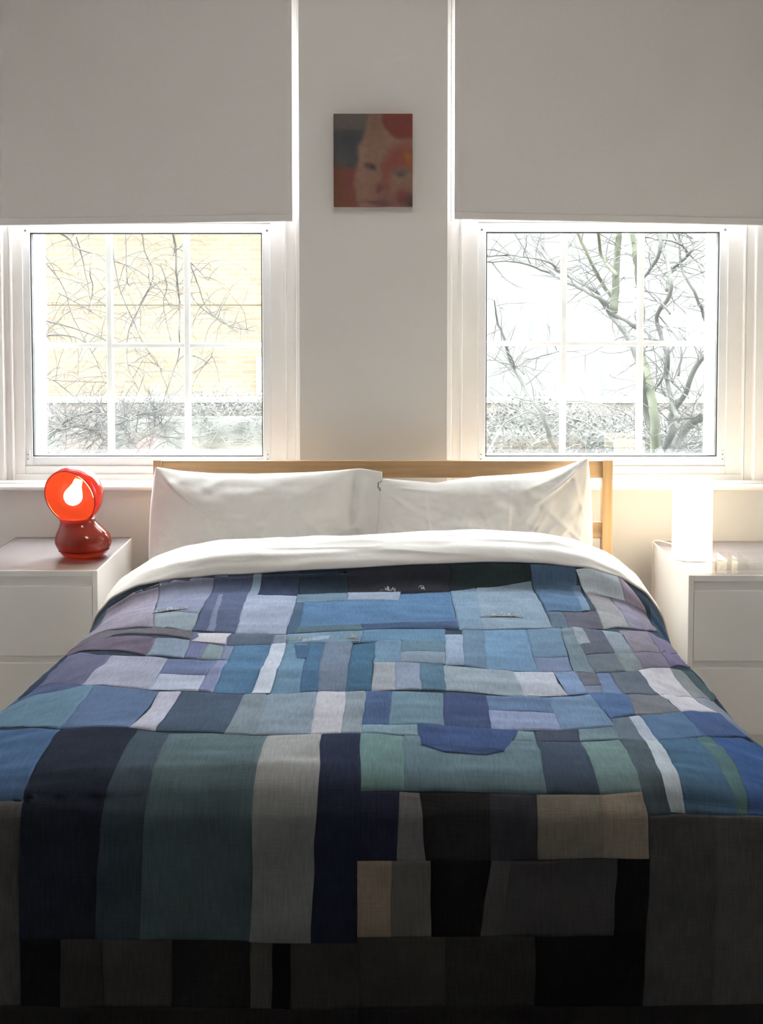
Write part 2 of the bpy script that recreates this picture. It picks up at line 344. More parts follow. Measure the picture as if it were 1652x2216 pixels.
# ---------------------------------------------------------------- windows
def window(n, mold, alu_o, alu_i, bars, hbar, py_t, py_b):
    """mold: photo x of the mouldings from the wall inward, left then right side"""
    x0, x1, zb = OPEN[n]
    root = empty('window_%d' % n, ((x0 + x1) / 2, RY1 + .05, zb)); root['kind'] = 'structure'
    z = lambda py, Y: at(0, py, Y).z
    X = lambda px, Y: at(px, 700, Y).x
    def ring(name, xa, xb, xc, xd, za, zb_, zc, zd, ya, yb, m, bev=.002):
        b = MB()
        b.box(xa, xb, ya, yb, za, zd, bev); b.box(xc, xd, ya, yb, za, zd, bev)
        b.box(xb, xc, ya, yb, za, zb_, bev); b.box(xb, xc, ya, yb, zc, zd, bev)
        return b.build(name, m, root)
    L_, Rr = mold
    # stepped mouldings of the box frame, outermost first
    depth = [(4.355, 4.450), (4.382, 4.460), (4.374, 4.470), (4.392, 4.490)]
    zl = [z(1043, 4.370), z(1042, 4.382), z(1041, 4.374), z(1041, 4.392)]
    names = ['outer_bead', 'box_frame', 'inner_bead', 'inner_frame']
    for k in range(4):
        ya, yb = depth[k]
        xa = X(L_[k], ya) if k else x0; xb = X(L_[k + 1], ya); xc = X(Rr[k], ya); xd = X(Rr[k + 1], ya)
        xd_ = X(Rr[k + 1], ya)
        a0, a1, c0, c1 = (xa, xb, X(Rr[k + 1], ya), X(Rr[k], ya) if k else x1)
        b = MB()
        b.box(a0, a1, ya, yb, zl[k], ZT, .0035 if k in (0, 2) else .0015, 2); b.box(c0, c1, ya, yb, zl[k], ZT, .0035 if k in (0, 2) else .0015, 2)
        b.box(a1, c0, ya, yb, ZT - .05 - k * .02, ZT - k * .02, .002)
        b.build(names[k], M['gloss'], root)
    # bottom rails, two steps
    xa, xb = X(L_[4], 4.392), X(Rr[4], 4.392)
    MB().box(X(L_[3], 4.385), X(Rr[3], 4.385), 4.380, 4.490, z(1041, 4.380), z(1027, 4.380), .002).build('lower_rail', M['gloss'], root)
    MB().box(xa, xb, 4.392, 4.490, z(1027, 4.390) - .002, z(1009, 4.390), .002).build('upper_rail', M['gloss'], root)
    # white secondary glazing frame with black gasket and pane
    oa, ob = X(alu_o[0], 4.402), X(alu_o[1], 4.402); ia, ib = X(alu_i[0], 4.402), X(alu_i[1], 4.402)
    zo, zi, zt1, zt0 = z(1008, 4.402), z(988, 4.402), z(py_t, 4.402), z(py_t - 21, 4.402)
    ring('secondary_frame', oa, ia, ib, ob, zo, zi, zt1, zt0, 4.402, 4.435, M['alu'])
    g = .0035
    ring('gasket', ia - .002, ia + g, ib - g, ib + .002, zi - .002, zi + g, zt1 - g, zt1 + .002, 4.406, 4.432, M['gasket'], 0)
    MB().box(ia + g * .5, ib - g * .5, 4.418, 4.422, zi + g * .5, zt1 - g * .5).build('pane', M['veil_pane'], root)
    # meeting rail and upper panel behind the blind
    zm = zt0 + .05
    MB().box(oa, ob, 4.392, 4.490, zt0, zm, .002).build('meeting_rail', M['gloss'], root)
    ring('secondary_frame', oa, ia, ib, ob, zm, zm + .03, ZT - .14, ZT - .11, 4.402, 4.435, M['alu'])
    MB().box(ia, ib, 4.418, 4.422, zm + .03, ZT - .14).build('pane', M['pane'], root)
    # outer sash
    sa, sb = ia + .012, ib - .012; Ys = 4.510
    bz0, bz1 = z(py_b - 1, Ys), z(py_t - 3, Ys)
    ring('outer_sash', sa - .06, sa, sb, sb + .06, bz0 - .07, bz0, bz1, bz1 + .045, Ys, Ys + .04, M['gloss'])
    ring('outer_sash', sa - .06, sa, sb, sb + .06, bz1 + .05, bz1 + .095, ZT - .12, ZT - .06, Ys + .05, Ys + .09, M['gloss'])
    hw = 6.0 / F_PX * Ys
    for bx in bars:
        c = X(bx, Ys); MB().box(c - hw, c + hw, Ys + .002, Ys + .034, bz0, bz1, .003, 2).build('glazing_bar', M['gloss'], root)
        MB().box(c - hw, c + hw, Ys + .052, Ys + .084, bz1 + .09, ZT - .12, .003, 2).build('glazing_bar', M['gloss'], root)
    hz = z(hbar, Ys); MB().box(sa, sb, Ys + .004, Ys + .032, hz - hw * .85, hz + hw * .85, .003, 2).build('glazing_bar', M['gloss'], root)
    MB().box(sa, sb, Ys + .052, Ys + .084, (bz1 + ZT) / 2 - hw * .85, (bz1 + ZT) / 2 + hw * .85, .003).build('glazing_bar', M['gloss'], root)
    edges = [sa] + [X(b, Ys) for b in bars] + [sb]
    for i in range(3):
        for (za, zb2) in ((bz0, hz), (hz, bz1)):
            MB().box(edges[i] + (hw if i else 0), edges[i + 1] - (hw if i < 2 else 0), Ys + .016, Ys + .020, za + (0 if za == bz0 else hw), zb2 - (hw if zb2 == hz else 0)).build('pane', M['pane'], root)
    # corner catches and screws
    for s, px in ((-1, alu_o[0]), (1, alu_o[1])):
        c = X(px, 4.400) - s * .012
        ct = MB().box(c - .0065, c + .0065, 4.396, 4.404, z(1003, 4.400), z(974, 4.400), .002, 2).build('catch', M['alu'], root)
        for py in (983, 993):
            b = MB(); b.tube([(c, 4.398, z(py, 4.400)), (c, 4.394, z(py, 4.400))], .0024, 8); b.build('screw', M['screw'], ct)
        b = MB(); b.tube([(c, 4.406, z(py_t - 5, 4.400)), (c, 4.399, z(py_t - 5, 4.400))], .004, 8); b.build('screw', M['screw'], root)
    # sill board with rounded nosing
    b = MB(); b.box(x0 - .035, x1 + .035, 4.262, RY1 + .001, z(1062, 4.262), z(1052.5, 4.262), .006, 3)
    b.box(x0 + .001, x1 - .001, RY1, 4.46, z(1062, 4.262), z(1052.5, 4.262), .001)
    b.build('sill', M['gloss'], root)
    b = MB(); b.box(x0 + .004, x1 - .004, 4.318, 4.36, z(1052, 4.318), z(1043, 4.318), .002); b.build('sill_bead', M['gloss'], root)
    return root
window(1, ([-17, 5, 20, 25, 50], [650, 640, 621, 616, 586]), (50, 586), (67, 568), (236, 404), 748, 504, 986)
window(2, ([967, 979, 997, 1002, 1035], [1664, 1636, 1615, 1611, 1575]), (1035, 1575), (1052, 1556), (1221, 1388), 744, 502, 985)

# ---------------------------------------------------------------- roller blinds
def blind(px0, px1, pya, pyb, label, chain=None):
    Y = 4.302
    a = at(px0, pya, Y); b = at(px1, pyb, Y); xm = (a.x + b.x) / 2
    root = empty('roller_blind', (xm, Y, (a.z + b.z) / 2)); tag(root, label, 'blind', 'grey roller blinds')
    nx, nz = 60, 90
    tx = np.linspace(0, 1, nx)[:, None]; tz = np.linspace(0, 1, nz)[None, :]
    X_ = a.x + (b.x - a.x) * tx + 0 * tz
    zb_ = a.z + (b.z - a.z) * tx; Z_ = zb_ + (ZT - .035 - zb_) * tz
    Yf = Y + .0014 * noise(X_ * 3, Z_ * 1.3, 2) + .0005 * noise(X_ * 9, Z_ * 3, 3)
    me = grid_mesh('fabric', np.stack([X_, Yf, Z_], -1)); o = wobj('fabric', me, M['blind'], root)
    so = o.modifiers.new('thick', 'SOLIDIFY'); so.thickness = .0009; so.offset = 0
    # hem pocket over the weight bar
    ang = math.atan2(b.z - a.z, b.x - a.x)
    h = MB(); rot = Matrix.Rotation(-ang, 4, 'Y')
    h.box(a.x, b.x, Y - .0035, Y + .003, (a.z + b.z) / 2, (a.z + b.z) / 2 + .026, .0028, 3, rot); h.build('hem_bar', M['blind'], root)
    t = MB(); t.tube([(a.x - .004, Y + .012, ZT - .03), (b.x + .004, Y + .012, ZT - .03)], .021, 24); t.build('roller_tube', M['blind'], root, True)
    for x in (a.x - .006, b.x + .006): MB().box(x - .003, x + .003, Y - .015, Y + .035, ZT - .06, ZT, .001).build('bracket', M['alu'], root)
    if chain:
        c = MB(); p = at(chain, 300, Y - .004); q = at(chain, 477, Y - .004).z
        z_ = q
        while z_ < ZT - .04:
            bmesh.ops.create_icosphere(c.bm, subdivisions=1, radius=.0023, matrix=Matrix.Translation((p.x, Y - .006, z_))); z_ += .0065
        c.tube([(p.x, Y - .006, q), (p.x, Y - .006, ZT - .04)], .0006, 4)
        c.build('ball_chain', M['chain'], root)
    return root
blind(0, 633, 488, 479, 'grey fabric roller blind lowered over the top half of the left window')
blind(984, 1655, 474, 488, 'grey fabric roller blind lowered over the top half of the right window', 977)

# ---------------------------------------------------------------- outdoors
GZ = -3.6
o = MB().box(-60, 60, 5.5, 90, GZ - .2, GZ).build('ground', M['lawn']); centre(o); o['kind'] = 'structure'
# the terrace the bedroom belongs to
hs = empty('own_house', (0, 1.5, -3.6)); hs['kind'] = 'structure'
for a_ in ((-20, 20, -4, 4.62, 2.85, 8.5), (-20, 20, -4, 4.62, GZ, -.13), (-20, RX0 - .16, -4, 4.62, -.13, 2.85), (RX1 + .16, 20, -4, 4.62, -.13, 2.85)):
    MB().box(*a_).build('wall', M['redbrick'], hs)
def outwin(root, x0, x1, y, z0, z1):
    f = MB(); t = .07
    f.box(x0 - t, x0, y - .06, y, z0 - t, z1 + t); f.box(x1, x1 + t, y - .06, y, z0 - t, z1 + t); f.box(x0, x1, y - .06, y, z0 - t, z0); f.box(x0, x1, y - .06, y, z1, z1 + t)
    f.box(x0, x1, y - .05, y, (z0 + z1) / 2 - .03, (z0 + z1) / 2 + .03)
    w_ = f.build('window', M['whiteframe'], root)
    for (a, b_) in ((z0, (z0 + z1) / 2 - .03), ((z0 + z1) / 2 + .03, z1)): MB().box(x0, x1, y - .03, y - .005, a, b_).build('pane', M['farpane'], w_)
# yellow brick house behind the left window
Yb = 38.0; xa = at(102, 700, Yb).x; xb = at(690, 700, Yb).x
br = empty('brick_house', ((xa + xb) / 2, Yb + 2.5, GZ)); tag(br, 'pale yellow brick house wall seen through the left window', 'house')
MB().box(xa, xb, Yb, Yb + 5, GZ, 4.6).build('wall', M['brick'], br)
MB().box(xa - .3, xb + .3, Yb - .3, Yb + 5.3, 4.6, 4.85).build('roof', M['roof'], br)
MB().box(xa, xb, Yb - .04, Yb, at(0, 655, Yb).z - .06, at(0, 655, Yb).z + .06).build('string_course', M['brick'], br)
x0_ = at(560, 700, Yb).x
outwin(br, x0_ - .0, x0_ + .9, Yb, at(0, 850, Yb).z, at(0, 778, Yb).z)
# pale gable left of the brick house
Yq = 44.0; xa = at(-420, 700, Yq).x; xb = at(108, 700, Yq).x
gq = empty('gable_house', ((xa + xb) / 2, Yq + 2, GZ)); tag(gq, 'pale gable wall at the left edge of the left window', 'house')
MB().box(xa, xb, Yq, Yq + 5, GZ, 4.4).build('wall', M['render'], gq)
MB().box(xa - .2, xb + .2, Yq - .2, Yq + 5.2, 4.4, 4.6).build('roof', M['roof'], gq)
# white rendered building behind the right window
Yr = 46.0; xa = at(940, 700, Yr).x; xb = at(1760, 700, Yr).x
rr = empty('rendered_house', ((xa + xb) / 2, Yr + 3, GZ)); tag(rr, 'white rendered building far behind the trees in the right window', 'house')
MB().box(xa, xb, Yr, Yr + 6, GZ, at(0, 470, Yr).z).build('wall', M['render'], rr)
MB().box(xa - .3, xb + .3, Yr - .3, Yr + 6.3, at(0, 470, Yr).z, at(0, 470, Yr).z + .25).build('roof', M['coping'], rr)
for a_, b_ in ((1120, 1140), (1157, 1180), (1196, 1214), (1440, 1462), (1490, 1512)):
    outwin(rr, at(a_, 700, Yr).x, at(b_, 700, Yr).x, Yr, at(0, 735, Yr).z, at(0, 678, Yr).z)
# far block with a column of bluish windows
Yt = 40.0; xa = at(1336, 700, Yt).x; xb = at(1374, 700, Yt).x
tw = empty('stair_tower', ((xa + xb) / 2, Yt + 1.5, GZ)); tag(tw, 'slim pale tower with a column of bluish windows behind the tree trunk', 'tower')
MB().box(xa, xb, Yt, Yt + 3, GZ, 5.5).build('wall', M['render'], tw)
for k in range(4): outwin(tw, xa + .1, xb - .1, Yt, at(0, 700 - k * 52, Yt).z, at(0, 665 - k * 52, Yt).z)
# garden wall with coping
Yg = 24.0; zt = at(0, 872, Yg).z
gw = empty('garden_wall', (-4.6, Yg, GZ)); tag(gw, 'weathered red brick garden wall with ivy, in front of the yellow brick house', 'garden wall')
MB().box(-9.5, 10.5, Yg, Yg + .3, GZ, zt).build('wall', M['redbrick'], gw)
MB().box(-9.5, 10.5, Yg - .06, Yg + .36, zt, zt + .10, .02).build('coping', M['coping'], gw)

def px_path(pts, ox, oy, s, Y, jit=0.0, rnd=None):
    r = []
    for (x, y) in pts:
        yy = Y + (rnd.uniform(-jit, jit) if rnd else 0)
        p = at(ox + x / s, oy + y / s, Y); p.y = yy; r.append(p)
    return r
def smooth_path(p, sub=4):
    q = []
    for i in range(len(p) - 1):
        a = p[max(i - 1, 0)]; b = p[i]; c = p[i + 1]; d = p[min(i + 2, len(p) - 1)]
        for k in range(sub):
            t = k / sub
            q.append(.5 * ((2 * b) + (-a + c) * t + (2 * a - 5 * b + 4 * c - d) * t * t + (-a + 3 * b - 3 * c + d) * t ** 3))
    q.append(p[-1]); return q
def limb(name, pts, w0, w1, ox, oy, s, Y, parent, m, rnd, sub=5, jit=.25):
    p = smooth_path(px_path(pts, ox, oy, s, Y, jit, rnd), sub); k = len(p)
    px2m = Y / F_PX / s / 2
    rad = [(w0 + (w1 - w0) * i / (k - 1)) * px2m for i in range(k)]
    for v in p[1:-1]: v.x += rnd.uniform(-1, 1) * .024 * jit; v.z += rnd.uniform(-1, 1) * .024 * jit
    b = MB(); b.tube(p, rad, 8); o_ = b.build(name, m, parent, True); return p
def twigs(mb, starts, rnd, n, length, droop, r=.0035, fork=2):
    for _ in range(n):
        p = rnd.choice(starts).copy(); d = Vector((rnd.uniform(-1, 1), rnd.uniform(-.5, .5), rnd.uniform(-.5, 1))).normalized()
        L_ = length * rnd.uniform(.4, 1.2); pts = [p.copy()]; st = L_ / 7
        for k in range(7):
            d = (d + Vector((rnd.uniform(-.25, .25), rnd.uniform(-.2, .2), rnd.uniform(-.25, .25) - droop))).normalized()
            p = p + d * st; pts.append(p.copy())
        mb.tube(pts, [r * (1 - .75 * k / 7) for k in range(8)], 4)
        for _f in range(fork):
            i = rnd.randint(2, 5); q_ = pts[i].copy(); e = (d + Vector((rnd.uniform(-1, 1), 0, rnd.uniform(-.6, .6)))).normalized(); pp = [q_.copy()]
            for k in range(4): e = (e + Vector((rnd.uniform(-.2, .2), 0, rnd.uniform(-.2, .2) - droop))).normalized(); q_ = q_ + e * st * .7; pp.append(q_.copy())
            mb.tube(pp, [r * .6 * (1 - .7 * k / 4) for k in range(5)], 3)
def hedge(name, label, px0, px1, pyt, pyb, Y, n, rnd, seed, dp=.6):
    """a tangle of bare stems and small leaves"""
    A = at(px0, pyt, Y); B = at(px1, pyb, Y)
    root = empty(name, ((A.x + B.x) / 2, Y, GZ)); tag(root, label, 'hedge')
    b = MB()
    for _ in range(n):
        x = rnd.uniform(A.x, B.x); y = Y + rnd.uniform(-dp, dp); top = A.z + .22 * float(noise(x * 1.1, seed, 5)) + .10 * float(noise(x * 4, seed, 6))
        z0 = rnd.uniform(B.z - .6, top - .15); d = Vector((rnd.uniform(-1, 1), 0, rnd.uniform(-.1, 1))).normalized(); p = Vector((x, y, z0)); pts = [p.copy()]
        for k in range(5):
            d = (d + Vector((rnd.uniform(-.45, .45), 0, rnd.uniform(-.45, .35)))).normalized(); p = p + d * rnd.uniform(.05, .13); pts.append(p.copy())
        r0 = rnd.choice((.004, .006, .009, .004)); b.tube(pts, [r0 * (1 - .12 * k) for k in range(6)], 3)
    o_ = b.build('stems', M['ivy'], root); o_['kind'] = 'stuff'
    me = bpy.data.meshes.new('leaves'); vs = []; fs = []
    for _ in range(n * 5):
        x = rnd.uniform(A.x, B.x); top = A.z + .22 * float(noise(x * 1.1, seed, 5)) + .10 * float(noise(x * 4, seed, 6))
        z_ = rnd.uniform(B.z - .5, top - .06); y = Y + rnd.uniform(-dp * .9, dp); s_ = rnd.uniform(.012, .035)
        a_ = Vector((rnd.uniform(-1, 1), rnd.uniform(-1, 1), rnd.uniform(-1, 1))).normalized(); c_ = a_.cross(Vector((rnd.uniform(-1, 1), rnd.uniform(-1, 1), rnd.uniform(-1, 1)))).normalized()
        k = len(vs); p = Vector((x, y, z_)); vs += [p - a_ * s_, p + c_ * s_ * .5, p + a_ * s_, p - c_ * s_ * .5]; fs.append((k, k + 1, k + 2, k + 3))
    me.from_pydata([tuple(v) for v in vs], [], fs); o_ = wobj('leaves', me, M['ivy'], root); o_['kind'] = 'stuff'
    core = MB(); core.box(A.x, B.x, Y - dp * .3, Y + dp * .6, GZ, A.z - .38, .1, 2); core.build('dense_core', M['ivy'], root)
rnd = random.Random(5)
hedge('ivy_hedge', 'tangled grey winter hedge along the foot of the right window view', 1030, 1600, 862, 1000, 14.0, 2300, rnd, 1.3)
hedge('ivy_clump', 'bare ivy clump against the garden wall in the left window', 236, 610, 858, 905, 23.6, 700, rnd, 4.1, .22)
hedge('shrub', 'leafless shrub in the bottom left corner of the left window', 70, 118, 872, 1000, 16.0, 260, rnd, 8.2)

# multi-stemmed tree in the right window
O2 = (950, 450, 2.353)
Yt1 = 10.5
tr = empty('bare_tree', (at(1410, 990, Yt1).x, Yt1, GZ)); tag(tr, 'thick green-grey bare tree whose stems rise behind the right window bars', 'tree')
base = at(1410, 995, Yt1); MB().tube([(base.x, Yt1, GZ), (base.x, Yt1, base.z - 1), (base.x, Yt1, base.z)], [.16, .13, .11], 10).build('trunk', M['bark_green'], tr, True)
S = []
for pts, w0, w1, m in (
    ([(1095, 1290), (1075, 1100), (1060, 900), (1052, 700), (1030, 500), (1000, 300), (985, 120)], 52, 26, 'bark_green'),
    ([(1110, 1270), (1060, 1050), (1000, 830), (960, 680), (900, 540), (820, 480), (740, 430), (640, 370), (560, 320), (400, 280), (235, 278)], 42, 7, 'bark'),
    ([(880, 530), (905, 350), (922, 110)], 46, 30, 'bark_green'),
    ([(890, 450), (840, 380), (770, 290), (690, 120)], 24, 14, 'bark_green'),
    ([(880, 350), (830, 240), (785, 110)], 22, 14, 'bark_green'),
    ([(1010, 610), (870, 505), (780, 420), (640, 325), (560, 280), (400, 240), (235, 246)], 22, 7, 'bark'),
    ([(1150, 1290), (1185, 1150), (1195, 1060), (1245, 950), (1290, 790), (1370, 700), (1440, 640)], 44, 14, 'bark'),
    ([(1195, 1070), (1195, 900), (1160, 750), (1138, 560), (1150, 400), (1145, 110)], 26, 20, 'bark'),
    ([(1160, 1280), (1290, 1130), (1370, 1020), (1440, 870)], 56, 40, 'bark'),
    ([(1205, 1085), (1300, 1060), (1440, 1005)], 16, 9, 'bark'),
    ([(1150, 540), (1110, 480), (1055, 455)], 12, 6, 'bark'),
    ([(1160, 420), (1225, 310), (1270, 230), (1330, 120)], 20, 12, 'bark'),
    ([(1240, 110), (1245, 300), (1300, 450), (1390, 555), (1395, 690)], 10, 22, 'bark'),
    ([(1390, 555), (1350, 350), (1320, 240), (1200, 180), (1080, 140), (1030, 110)], 14, 9, 'bark'),
    ([(1390, 550), (1425, 470)], 12, 8, 'bark'),
    ([(1050, 370), (1100, 250), (1120, 110)], 14, 24, 'bark'),
    ([(1320, 330), (1440, 260)], 7, 5, 'bark'),
    ([(1245, 960), (1200, 900), (1140, 840)], 9, 5, 'bark'),
    ([(1140, 700), (1120, 860), (1100, 960)], 18, 8, 'bark'),
    ([(1195, 850), (1210, 700), (1180, 600), (1120, 520)], 12, 5, 'bark')):
    S += limb('branch', pts, w0, w1, *O2, Yt1, tr, M[m], rnd)
b = MB(); twigs(b, S, rnd, 300, .5, .02, .0048, 2); o = b.build('twigs', M['twig'], tr); o['kind'] = 'stuff'
t2 = empty('sapling', (at(1205, 990, 11).x, 11, GZ)); tag(t2, 'thin leaning sapling in the left third of the right window', 'tree')
S = limb('stem', [(640, 1330), (560, 1170), (500, 1020), (400, 830), (340, 670), (300, 560), (275, 470)], 34, 6, *O2, 11.0, t2, M['bark'], rnd)
S += limb('branch', [(400, 830), (355, 750), (310, 705)], 10, 4, *O2, 11.0, t2, M['bark'], rnd)
S += limb('branch', [(440, 850), (450, 790), (560, 735), (600, 725)], 8, 3, *O2, 11.0, t2, M['bark'], rnd)
S += limb('branch', [(400, 820), (330, 790), (245, 765)], 7, 3, *O2, 11.0, t2, M['bark'], rnd)
b = MB(); twigs(b, S, rnd, 50, .45, .02, .0045, 1); b.tube([(at(1222, 1020, 11).x, 11, GZ), tuple(S[0])], [.06, .05], 8); o = b.build('twigs', M['twig'], t2); o['kind'] = 'stuff'
t3 = empty('fallen_branches', (at(1340, 960, 12.6).x, 12.6, GZ)); tag(t3, 'pale arching stems crossing in front of the winter hedge', 'bush')
for pts, w0, w1 in (([(380, 960), (500, 1000), (620, 1050), (700, 1075), (790, 1120), (905, 1200)], 7, 10), ([(905, 1200), (1000, 1130), (1100, 1070), (1240, 960)], 12, 7),
                    ([(640, 985), (760, 990), (900, 1020), (1010, 1080)], 7, 6), ([(875, 850), (920, 875), (1010, 885)], 5, 5), ([(500, 900), (560, 980), (640, 1080)], 5, 4),
                    ([(240, 1240), (330, 1110), (420, 1040), (560, 1000)], 9, 5), ([(700, 930), (740, 1010), (800, 1090)], 5, 4)):
    limb('stem', pts, w0, w1, *O2, 12.6, t3, M['ivy'], rnd)

# weeping tree in the left window
O1 = (0, 450, 2.503)
Yw = 10.0
t4 = empty('weeping_tree', (at(40, 990, Yw).x, Yw, GZ)); tag(t4, 'weeping birch with thin hanging twigs outside the left window', 'tree')
MB().tube([(at(-60, 700, Yw).x, Yw, GZ), (at(-70, 600, Yw).x, Yw, 1), (at(-40, 300, Yw).x, Yw, 3.6)], [.14, .12, .08], 10).build('trunk', M['bark'], t4, True)
S = []
for pts, w0, w1 in (
    ([(-120, 200), (100, 60), (355, 152), (420, 215), (505, 246)], 16, 5), ([(495, 240), (500, 350), (492, 430), (468, 545)], 6, 3),
    ([(600, 60), (600, 250), (660, 460), (730, 620), (780, 720), (840, 830), (885, 885)], 6, 3), ([(930, 60), (945, 200), (955, 350), (962, 510), (980, 660), (960, 800), (905, 1000)], 11, 4),
    ([(760, 60), (780, 230), (825, 330), (815, 420), (740, 560), (700, 650), (680, 760), (700, 870), (765, 985)], 6, 3), ([(1010, 240), (1060, 400), (1110, 540), (1200, 610), (1290, 672)], 6, 3),
    ([(1015, 450), (1070, 520), (1130, 575), (1250, 640), (1375, 668)], 5, 3), ([(680, 60), (700, 350), (690, 420)], 5, 3), ([(190, 180), (215, 350), (210, 460), (182, 540)], 8, 4),
    ([(185, 565), (240, 610), (340, 640), (460, 680), (575, 722)], 7, 4), ([(225, 920), (300, 940), (380, 1010), (490, 1105)], 6, 3), ([(270, 930), (420, 935), (575, 946)], 4, 3),
    ([(1015, 270), (1060, 330), (1125, 392)], 5, 3), ([(190, 720), (260, 690), (400, 700), (520, 760)], 9, 4), ([(240, 300), (330, 420), (400, 600), (520, 820), (570, 920)], 5, 3),
    ([(430, 160), (440, 300), (480, 460), (510, 560)], 5, 3), ([(620, 290), (740, 330), (860, 420), (930, 540)], 5, 3), ([(1040, 800), (1110, 840), (1030, 900)], 4, 3),
    ([(330, 460), (420, 520), (560, 600)], 4, 3), ([(815, 430), (760, 500), (735, 560), (720, 640)], 5, 3), ([(860, 300), (900, 420), (880, 520), (930, 720)], 5, 3), ([(1160, 760), (1130, 830), (1050, 900)], 4, 2)):
    S += limb('branch', pts, w0 * 1.35, w1 * 1.35, *O1, Yw, t4, M['twig'], rnd, 5, .1)
b = MB(); twigs(b, S, rnd, 280, .42, .16, .0032, 1); o = b.build('twigs', M['twig'], t4); o['kind'] = 'stuff'
t5 = empty('arching_bush', (at(85, 985, 8.5).x, 8.5, GZ)); tag(t5, 'bush with a thick arching limb low in the left window', 'bush')
S = limb('branch', [(150, 1400), (215, 1290), (290, 1210), (380, 1140), (480, 1110), (600, 1105), (760, 1130)], 30, 8, *O1, 8.5, t5, M['bark'], rnd)
S += limb('branch', [(350, 1180), (430, 1190), (520, 1198), (620, 1178), (700, 1140), (770, 1110)], 15, 8, *O1, 8.5, t5, M['bark'], rnd)
S += limb('branch', [(370, 1150), (460, 1190), (520, 1260), (560, 1340)], 9, 5, *O1, 8.5, t5, M['bark'], rnd)
S += limb('branch', [(760, 1130), (820, 1160), (900, 1290)], 6, 4, *O1, 8.5, t5, M['bark'], rnd)
S += limb('branch', [(815, 1100), (818, 1200), (812, 1340)], 6, 5, *O1, 8.5, t5, M['bark'], rnd)
b = MB(); twigs(b, S, rnd, 240, .34, .0, .0036, 2); b.tube([(at(55, 1040, 8.5).x, 8.5, GZ), tuple(S[0])], [.06, .05], 8); o = b.build('twigs', M['twig'], t5); o['kind'] = 'stuff'

